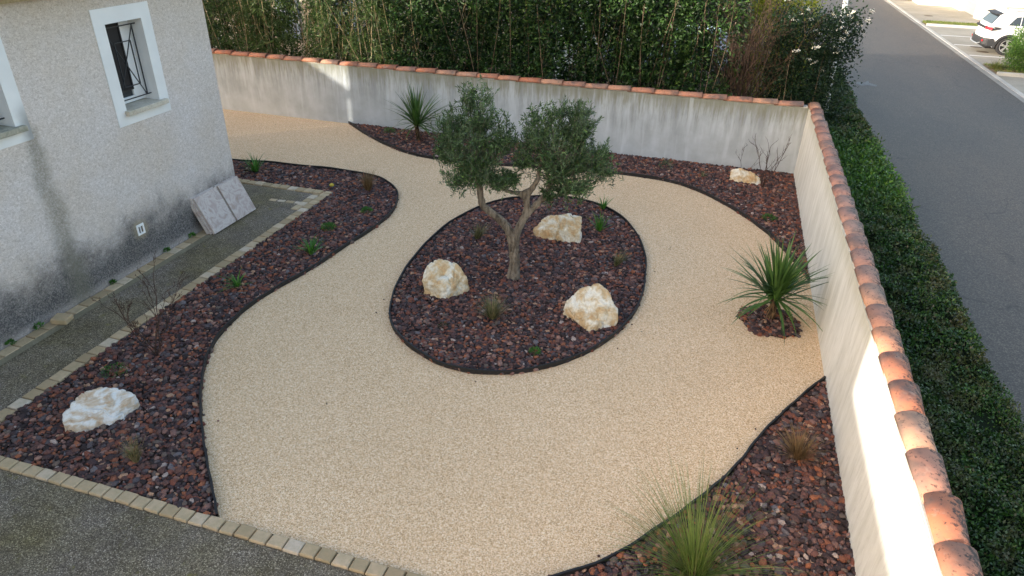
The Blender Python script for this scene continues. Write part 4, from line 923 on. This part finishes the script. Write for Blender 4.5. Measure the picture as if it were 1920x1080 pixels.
labs = ['sunlit left laurel beside the bamboo behind the back wall', 'laurel behind the palm-like plant of the back wall', 'laurel behind the left crown of the olive tree', 'laurel between the two crowns of the olive tree', 'laurel behind the right crown of the olive tree', 'laurel right of the olive crown with pale stems', 'dense laurel left of the brown leafless shrub']
for i, x in enumerate((-7.2, -6.1, -4.95, -3.8, -2.65, -1.5, -.45)):
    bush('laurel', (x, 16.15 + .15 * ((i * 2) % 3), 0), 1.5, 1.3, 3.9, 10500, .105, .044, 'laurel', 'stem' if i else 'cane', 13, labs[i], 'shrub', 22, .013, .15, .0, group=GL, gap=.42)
# back mass so that the planting closes
bare_shrub((.45, 16.2, 0), 52, 3.0, 'tall leafless brown shrub between the dark laurel and the white flowering shrub',   .13, 21, .010, fine=3, nseg=8, name='brown_shrub', mat='red_twig')
bush('flowering_shrub', (1.68, 16.2, 0), 1.65, 1.25, 3.1, 24000, .065, .034, 'viburnum', 'stem', 16, 'dark green shrub with cream flower heads at the corner of the two walls', 'shrub', 24, .012, .1, .15, flower=34)
bush('yellow_shrub', (1.05, 17.7, 0), 1.5, 1.0, 3.9, 16000, .09, .03, 'yellow', 'stem', 22, 'yellow green shrub standing behind the white flowering shrub', 'shrub', 22, .009, .5, .3)
# broad dark planting behind, one shrub after another
for i, x in enumerate((-6.9, -4.9, -2.9, -1.2)):
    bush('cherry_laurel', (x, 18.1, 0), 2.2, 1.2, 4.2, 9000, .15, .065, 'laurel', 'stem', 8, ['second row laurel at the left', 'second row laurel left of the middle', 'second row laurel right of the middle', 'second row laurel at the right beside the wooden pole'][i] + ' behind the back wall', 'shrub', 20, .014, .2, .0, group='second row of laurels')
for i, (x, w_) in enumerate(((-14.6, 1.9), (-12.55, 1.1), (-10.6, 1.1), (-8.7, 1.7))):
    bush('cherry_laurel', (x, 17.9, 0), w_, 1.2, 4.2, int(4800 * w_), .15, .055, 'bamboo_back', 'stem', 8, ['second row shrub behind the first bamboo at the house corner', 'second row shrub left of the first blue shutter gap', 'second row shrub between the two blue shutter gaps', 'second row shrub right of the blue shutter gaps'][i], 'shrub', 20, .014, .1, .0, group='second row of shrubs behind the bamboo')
# wooden pole
b = MB(); b.tube([(0, 0, 0), (.01, 0, 2), (-.01, 0, 4.2)], [.12, .115, .11], 14)
wp = thing('wooden_pole', 'weathered wooden pole with a black cable behind the brown leafless shrub', 'pole', (.17, 17.7, 0)); b.build('post', m_bark('weathered_wood', (.26, .20, .15), (.45, .38, .31), 12), wp, smooth=True)
b = MB(); b.tube([(-.10, -.10, 0), (-.11, -.11, 2.1), (-.09, -.115, 4.0)], .014, 6); b.build('cable', M['iron'], wp)
b = MB(); b.tube([(-.10, -.12, 2.70), (-.10, -.12, 2.78)], .024, 8); b.build('cable_clip', plain('orange_plastic', (.7, .13, .03), .5), wp)

# street lamp post at the corner
sl = thing('street_lamp', 'white round lamp post rising beside the flowering shrub at the wall corner', 'lamp post', (2.43, 17.1, 0)); sl.rotation_euler = (0, -.055, 0)
b = MB(); b.tube([(0, 0, -.02), (0, 0, 1.2), (0, 0, 6)], [.06, .055, .045], 16); b.build('post', M['white'], sl, smooth=True)
b = MB(); b.tube([(0, 0, 5.95), (.3, 0, 6.15), (.8, 0, 6.2)], [.035, .03, .03], 8); b.build('arm', M['white'], sl, smooth=True)
b = MB(); b.box(.7, 1.25, -.11, .11, 6.14, 6.24); b.build('lamp_head', M['white'], sl, bevel=.03)

# ================================================================== STREET
RL0 = 2.03
sheet('verge_soil', [(2.02, -30), (3.5, -30), (3.5, 60), (2.02, 60)], -.012, M['soil'])
sheet('road', [(3.2, -60), (8.90, -60), (8.90, 140), (3.2, 140)], -.008, M['asphalt'])
sheet('parking_bay', [(9.06, -60), (40, -60), (40, 140), (9.06, 140)], -.004, M['parking'])
b = MB(); y = -20
while y < 130:
    b.box(8.90, 9.07, y, y + .99, -.05, .012 if y > 0 else .012); y += 1.0
tag(b.build('kerb', M['kerb'], bevel=.01), kind='structure')
b = MB(); b.box(8.72, 8.895, -20, 130, -.05, -.003); tag(b.build('gutter', m_concrete('gutter_concrete', (.22, .215, .20), (.32, .31, .29)), bevel=.0), kind='structure')
b = MB()
for y in (31.9, 34.35, 36.8): b.add([(9.12, y - .05, .002), (14.2, y - .05, .002), (14.2, y + .05, .002), (9.12, y + .05, .002)], [(0, 1, 2, 3)])
tag(b.build('road_markings', M['white']), kind='structure')
# planted strip with kerb at the near end of the bays, and the far grass strip
for (y0, y1, ky) in ((28.25, 30.0, 28.10), (39.75, 40.75, 39.6)):
    b = MB(); b.box(9.08, 20, ky, ky + .14, -.05, .11); tag(b.build('kerb', M['kerb'], bevel=.015), kind='structure')
    sheet('planting_strip', [(9.08, y0), (20, y0), (20, y1), (9.08, y1)], .035, m_concrete('strip_earth', (.16, .11, .06), (.30, .22, .14), 3))
def verge(x0, x1, y0, y1, n, L, label):
    P = np.stack([rng.uniform(x0, x1, n), rng.uniform(y0, y1, n), np.full(n, .03)], 1); V, F = leaf_quads(P, rng.normal(size=(n, 3)) * .5 + np.array([0, 0, 1.]), L, L * .25)
    return tag(npmesh('grass', V, F, M['verge']), label, 'grass', kind='stuff')
verge(9.1, 16, 39.75, 40.75, 9000, .12, 'strip of short grass beyond the parking bays')
verge(9.1, 14, 28.25, 30.0, 2600, .08, 'thin grass in the planting strip beside the parked cars')
verge(9.1, 10.4, 50.5, 53, 4000, .14, 'grass patch beside the white garage wall')
sb = bush('clipped_bush', (10.75, 29.2, 0), 2.4, 1.4, 1.35, 30000, .06, .03, 'bushlit', 'stem', 14, 'sunlit rounded green bush hiding the wheel of the parked white car', 'shrub', 30, .01, .05, .2)
tuft('grass_tuft', (9.35, 29.25, .03), 500, .30, .008, M['verge'], 'pale green grass tuft at the kerb left of the sunlit bush', (20, 80), (.3, 1.2), .16)
for (dx, dy, lab) in ((9.84, 32.96, 'small dark drain cover nearest the white parked car'), (9.88, 34.08, 'small dark drain cover under the rear of the white car'), (9.95, 43.6, 'dark drain cover in front of the garage')):
    b = MB(); b.prism([(math.cos(2 * PI * i / 20) * .22, math.sin(2 * PI * i / 20) * .22) for i in range(20)], 0, .006); b.box(-.12, .12, -.01, .01, .006, .009)
    o = b.build('drain_cover', plain('cast_iron', (.10, .08, .06), .7)); o.location = (dx, dy, -.003); tag(o, lab, 'drain cover', 'drain covers in the parking area')
# repair mark on the road
o = MB(); P = [(4.15, 24.9), (4.3, 24.6), (4.5, 24.75), (4.75, 24.65), (4.8, 24.9), (4.6, 25.1), (4.62, 25.5), (4.45, 25.1), (4.25, 25.15)]
o.add([(x_, y_, -.0035) for x_, y_ in P], [tuple(range(len(P)))]); tag(o.build('road_patch', m_concrete('road_patch', (.09, .09, .09), (.26, .27, .27), 22)), kind='structure')

# garage building across the street
gb = thing('garage_building', 'white building with a grey garage door at the top right across the street', 'building', (14, 48, 0))
b = MB(); b.box(12.15, 24, 43.2, 43.45, -.05, 3.0)
sub(b, 'boundary_wall', M['cream'], parent=gb)
b = MB(); b.box(12.15, 12.75, 43.452, 44.0, -.05, 3.2); b.box(12.15, 22, 46.7, 56, -.05, 3.4); b.box(10.4, 12.148, 48.6, 56, -.05, 3.4); b.box(12.15, 12.75, 44.0, 46.7, 2.3, 3.3); b.box(12.755, 22, 43.452, 46.698, -.05, 3.35)
sub(b, 'wall', M['whitewall'], parent=gb)
b = MB(); b.box(12.35, 12.40, 44.002, 46.698, 0, 2.298)
for i in range(9): b.box(12.335, 12.35, 44.01, 46.69, .03 + i * .25, .03 + i * .25 + .235)
sub(b, 'garage_door', plain('grey_garage_door', (.28, .29, .30), .5), parent=gb)
b = MB(); b.box(10.1, 22.3, 43.1, 56.3, 3.402, 3.6); sub(b, 'roof', M['tile'], parent=gb)
b = MB(); b.box(12.12, 12.148, 47.3, 47.42, 1.0, 1.2); sub(b, 'meter_box', plain('meter_grey', (.3, .28, .27), .5), parent=gb)

# ================================================================== CARS
def car(loc, rz, label, paint, cat='car', L=4.11, Wd=1.76, H=1.57):
    t = thing('parked_car', label, cat, loc, rz); RA, FA = .80, L - .76; WR = .335; AR = .40
    # body side profile (x, z), rear at x=0
    low = [(.10, .34), (.02, .48), (0.0, .62), (.02, .80), (.06, .98), (.09, 1.04)]
    top = [(.13, 1.08), (1.0, 1.10), (2.4, 1.08), (3.05, 1.05), (3.6, .98), (3.98, .86), (4.09, .68), (4.11, .50), (4.05, .32)]
    bot = []
    for cx in (FA, RA):
        bot.append((cx + AR + .06, .26))
        for i in range(13):
            a = PI * i / 12; bot.append((cx + AR * math.cos(a), .31 + AR * math.sin(a)))
        bot.append((cx - AR - .02, .26))
    prof = low + top + bot
    def side_y(x, z):
        y = Wd / 2
        y -= .05 * max(0, (z - .75) / .35) ** 1.5 + .05 * max(0, (.5 - z) / .25)
        e = min(x, L - x); y -= .26 * max(0, 1 - e / .42) ** 2.2 * (1 if x > L / 2 else .85)
        return y
    n = len(prof); b = MB(); K = 7
    vs = []
    for j in range(K):
        s = -1 + 2 * j / (K - 1); ss = math.copysign(abs(s) ** .8, s)
        for x, z in prof:
            bow = .10 * (1 - abs(ss) ** 2.5) * (1 if x < .3 else (-1 if x > L - .5 else 0)); vs.append((x - bow + (.10 if x < .3 else (-.10 if x > L - .5 else 0)) * 0, side_y(x, z) * ss, z))
    fs = [(j * n + i, j * n + (i + 1) % n, (j + 1) * n + (i + 1) % n, (j + 1) * n + i) for j in range(K - 1) for i in range(n)]
    b.add(vs, fs)
    me_f = [tuple(range(n - 1, -1, -1)), tuple((K - 1) * n + i for i in range(n))]
    b.add([], []); b.f += me_f
    body = b.build('body', paint, t, smooth=False); body.data.polygons.foreach_set('use_smooth', np.array([len(p.vertices) == 4 for p in body.data.polygons])); 
    # cabin (greenhouse) lofted between belt line and roof
    belt = [(.06, 1.02), (.5, 1.06), (1.3, 1.08), (2.3, 1.08), (3.02, 1.04)]; 
    def ring(z, x0, x1, hw, r): # rounded rectangle
        pts = []
        for cx, cy, a0 in ((x1 - r, hw - r, 0), (x0 + r, hw - r, 90), (x0 + r, -hw + r, 180), (x1 - r, -hw + r, 270)):
            for k_ in range(4): a = math.radians(a0 + 30 * k_); pts.append((cx + r * math.cos(a), cy + r * math.sin(a), z))
        return pts
    levels = [(1.03, .07, 3.10, .84, .14), (1.12, .12, 2.98, .82, .14), (1.30, .24, 2.66, .755, .15), (1.45, .34, 2.38, .70, .16), (1.52, .40, 2.2, .67, .18), (1.56, .60, 2.0, .56, .22), (1.575, .9, 1.8, .38, .2)]
    b = MB(); R_ = [ring(*l) for l in levels]; m_ = len(R_[0])
    for q_ in R_: b.v += q_
    for j in range(len(R_) - 1):
        for i in range(m_): b.f.append((j * m_ + i, j * m_ + (i + 1) % m_, (j + 1) * m_ + (i + 1) % m_, (j + 1) * m_ + i))
    b.f.append(tuple((len(R_) - 1) * m_ + i for i in range(m_)))
    b.build('cabin', paint, t, smooth=True)
    gl = plain('car_glass', (.035, .045, .055), .08, .6); blk = plain('black_trim', (.03, .032, .036), .6); 
    def hw_at(z):
        for (a, c) in zip(levels, levels[1:]):
            if a[0] <= z <= c[0]: f_ = (z - a[0]) / (c[0] - a[0]); return a[3] + (c[3] - a[3]) * f_, a[1] + (c[1] - a[1]) * f_, a[2] + (c[2] - a[2]) * f_
        return .6, .5, 2.2
    def panel(name, quads, mat, off=.012):
        for s in (1, -1):
            for qd in quads:
                b = MB()
                vs = []
                for x, z in qd: y = hw_at(z)[0] + off; vs += [(x, s * y, z)]
                vi = [(x, s * (abs(y) - .05), z) for x, y, z in vs]; k_ = len(vs)
                b.add(vs + vi, [tuple(range(k_)), tuple(range(2 * k_ - 1, k_ - 1, -1))] + [(i, (i + 1) % k_, k_ + (i + 1) % k_, k_ + i) for i in range(k_)])
                b.build(name, mat, t)
    panel('side_window', [[(.62, 1.10), (1.02, 1.10), (1.02, 1.42), (.86, 1.40)], [(1.05, 1.10), (1.86, 1.10), (1.86, 1.44), (1.05, 1.42)], [(1.92, 1.10), (2.78, 1.10), (2.36, 1.43), (1.92, 1.44)]], gl)
    # rear window with roof spoiler
    b = MB(); b.add([(.095, -.66, 1.11), (.095, .66, 1.11), (.285, .58, 1.42), (.285, -.58, 1.42)], [(0, 1, 2, 3)]); b.v = [(x - .012, y, z) for x, y, z in b.v]
    b.add([(x + .05, y, z) for x, y, z in b.v[:4]], [(3, 2, 1, 0)]); b.f += [(i, (i + 1) % 4, 4 + (i + 1) % 4, 4 + i) for i in range(4)]; b.build('rear_window', gl, t)
    b = MB(); b.add([(.15, -.62, 1.47), (.15, .62, 1.47), (.62, .60, 1.555), (.62, -.60, 1.555), (.17, -.61, 1.43), (.17, .61, 1.43), (.5, .6, 1.46), (.5, -.6, 1.46)], [(0, 1, 2, 3), (7, 6, 5, 4), (0, 4, 5, 1), (1, 5, 6, 2), (2, 6, 7, 3), (3, 7, 4, 0)]); b.build('roof_spoiler', blk, t, bevel=.015)
    # front screen
    b = MB(); b.add([(3.0, -.70, 1.10), (3.0, .70, 1.10), (2.42, .60, 1.44), (2.42, -.60, 1.44)], [(0, 1, 2, 3)]); b.v = [(x + .02, y, z + .015) for x, y, z in b.v]; b.build('windscreen', gl, t)
    # lower cladding and arches
    for s in (1, -1):
        for cx in (RA, FA):
            b = MB(); ri, ro = AR - .005, AR + .075; vs = []
            for i in range(15):
                a = math.radians(-8 + 196 * i / 14)
                for rr in (ri, ro):
                    px, pz = cx + rr * math.cos(a), .31 + rr * math.sin(a); yb = side_y(px, pz); vs += [(px, s * (yb + .014), pz), (px, s * (yb - .06), pz)]
            b.add(vs, [q_ for i in range(14) for q_ in ((4 * i, 4 * i + 4, 4 * i + 6, 4 * i + 2), (4 * i, 4 * i + 1, 4 * i + 5, 4 * i + 4), (4 * i + 2, 4 * i + 6, 4 * i + 7, 4 * i + 3))]); b.build('wheel_arch_trim', blk, t)
        b = MB(); b.box(RA + AR + .03, FA - AR - .03, *(sorted((s * (Wd / 2 - .05), s * (Wd / 2 + .010)))), .24, .42); b.build('sill_trim', blk, t)
    # rear bumper
    b = MB(); pts = []
    for i in range(13):
        s = -1 + 2 * i / 12; y = s * (Wd / 2 - .045); x = -.125 + .16 * abs(s) ** 3.0 + (.16 if abs(s) > .99 else 0)
        for dx, z in ((.06, .30), (.0, .36), (-.015, .52), (.0, .60)): pts.append((x + dx, y, z))
        pts.append((x + .2, y * .96, .58)); pts.append((x + .2, y * .96, .30))
    b.add(pts, [(6 * i + k_, 6 * i + (k_ + 1) % 6, 6 * i + 6 + (k_ + 1) % 6, 6 * i + 6 + k_) for i in range(12) for k_ in range(6)]); b.f += [tuple(range(5, -1, -1)), tuple(72 + k_ for k_ in range(6))]
    bp = b.build('rear_bumper', blk, t, bevel=.01)
    b = MB(); b.tube([(-.10, -.62, .40), (-.135, -.45, .345), (-.15, 0, .335), (-.135, .45, .345), (-.10, .62, .40)], .018, 6); b.build('bumper_strip', plain('silver_trim', (.55, .56, .58), .3, .5, .6), bp)
    # rear side lower corner cladding
    for s in (1, -1): b = MB(); b.box(.08, RA - AR - .0, *sorted((s * (Wd / 2 - .20), s * (Wd / 2 - .045))), .29, .56); b.build('bumper_corner', blk, t, bevel=.03)
    red = plain('tail_lamp_red', (.45, .02, .03), .15, .6)
    b = MB(); b.bar((-.035, -.60, .955), (-.035, .60, .955), .06, .085); b.build('light_bar', blk, t, bevel=.01)
    for s in (1, -1):
        b = MB(); vs = [(-.03, s * .46, .90), (-.03, s * .46, 1.01), (.09, s * .80, 1.02), (.40, s * .865, .99), (.36, s * .87, .93), (.12, s * .81, .87)]; nv = [(x + .03, y * .93, z) for x, y, z in vs]
        vs = [(x - .015, y + s * .012, z) for x, y, z in vs]; b.add(vs + nv, [tuple(range(6)), tuple(range(11, 5, -1))] + [(i, (i + 1) % 6, 6 + (i + 1) % 6, 6 + i) for i in range(6)])
        tl = b.build('tail_light', blk, t)
        b = MB(); vs = [(-.035, s * .58, .915), (-.035, s * .58, .995), (.06, s * .80, 1.0), (.15, s * .832, .985), (.13, s * .83, .90), (.06, s * .79, .89)]; vs = [(x - .02, y + s * .022, z) for x, y, z in vs]; nv = [(x + .03, y * .95, z) for x, y, z in vs]
        b.add(vs + nv, [tuple(range(6)), tuple(range(11, 5, -1))] + [(i, (i + 1) % 6, 6 + (i + 1) % 6, 6 + i) for i in range(6)]); b.build('lens', red, tl)
        b = MB(); b.box(-.085, -.06, *sorted((s * .60, s * .74)), .46, .53); b.v = [(x + .02, y, z) for x, y, z in b.v]; b.build('reflector', red, t)
    b = MB(); b.box(-.085, -.07, -.26, .26, .74, .85); b.v = [(x + .025 - .05, y, z) for x, y, z in b.v]; b.build('number_plate', M['white'], t, bevel=.004)
    # roof rails, antenna
    for s in (1, -1):
        b = MB(); b.tube([(.75, s * .58, 1.535), (.85, s * .585, 1.585), (1.5, s * .59, 1.60), (2.05, s * .585, 1.57), (2.15, s * .58, 1.52)], .014, 6); b.build('roof_rail', blk, t)
    b = MB(); b.tube([(.72, 0, 1.555), (.55, 0, 1.80)], [.008, .003], 5); b.build('antenna', blk, t)
    # wheels
    for cx in (RA, FA):
        for s in (1, -1):
            w = bpy.data.objects.new('wheel', None); COL.objects.link(w); w.parent = t; w.location = (cx, s * (Wd / 2 - .12), WR); w.rotation_euler = (0, 0, 0 if s < 0 else PI); w.empty_display_size = .1
            b = MB(); seg = 32; prof_ = [(.235, -.10), (.31, -.115), (WR, -.085), (WR, .085), (.31, .115), (.235, .10)]
            vs = [(r_ * math.cos(2 * PI * i / seg), y_, r_ * math.sin(2 * PI * i / seg)) for i in range(seg) for r_, y_ in prof_]; k_ = len(prof_)
            b.add(vs, [(i * k_ + j, ((i + 1) % seg) * k_ + j, ((i + 1) % seg) * k_ + (j + 1) % k_, i * k_ + (j + 1) % k_) for i in range(seg) for j in range(k_)])
            b.build('tyre', TYRE, w, smooth=False)
            b = MB(); vs = [(r_ * math.cos(2 * PI * i / seg), y_, r_ * math.sin(2 * PI * i / seg)) for i in range(seg) for r_, y_ in ((.238, -.098), (.215, -.10), (.205, -.03))]
            b.add(vs, [(i * 3 + j, ((i + 1) % seg) * 3 + j, ((i + 1) % seg) * 3 + j + 1, i * 3 + j + 1) for i in range(seg) for j in range(2)])
            for i in range(5):
                for da in (-.14, .14):
                    a = 2 * PI * i / 5 + PI / 2; b.bar((.035 * math.cos(a), -.085, .035 * math.sin(a)), (.215 * math.cos(a + da), -.09, .215 * math.sin(a + da)), .034, .03, (0, 1, 0))
            b.tube([(0, -.10, 0), (0, -.05, 0)], .05, 12); b.build('rim', RIM, w)
            b = MB(); b.tube([(0, -.045, 0), (0, .05, 0)], .225, 24); b.build('brake_disc', M['dark'], w)
    # dark underside
    b = MB(); b.box(.15, L - .15, -Wd / 2 + .22, Wd / 2 - .22, .20, .60); b.box(RA + AR + .02, FA - AR - .02, -Wd / 2 + .08, Wd / 2 - .08, .22, .5); b.build('underbody', M['dark'], t)
    return t
TYRE = plain('tyre_rubber', (.025, .025, .027), .85); RIM = plain('alloy_rim', (.55, .56, .58), .3, .5, .7)
def paint(name, c): n_ = N(name, .3, .5); n_.color(c); n_.b.inputs['Coat Weight'].default_value = .6; n_.b.inputs['Coat Roughness'].default_value = .05; return n_.m
car((9.62, 33.25, -.004), 0, 'white crossover with black wheel arches parked nose away from the street', paint('white_car_paint', (.78, .79, .80)))
car((10.75, 30.75, -.004), 0, 'dark blue car mostly hidden behind the sunlit bush', paint('dark_blue_car_paint', (.035, .05, .085)))
car((.30, 23.8, -.02), PI, 'grey blue car glimpsed behind the shrubs left of the wooden pole', paint('grey_blue_car_paint', (.34, .40, .50)))
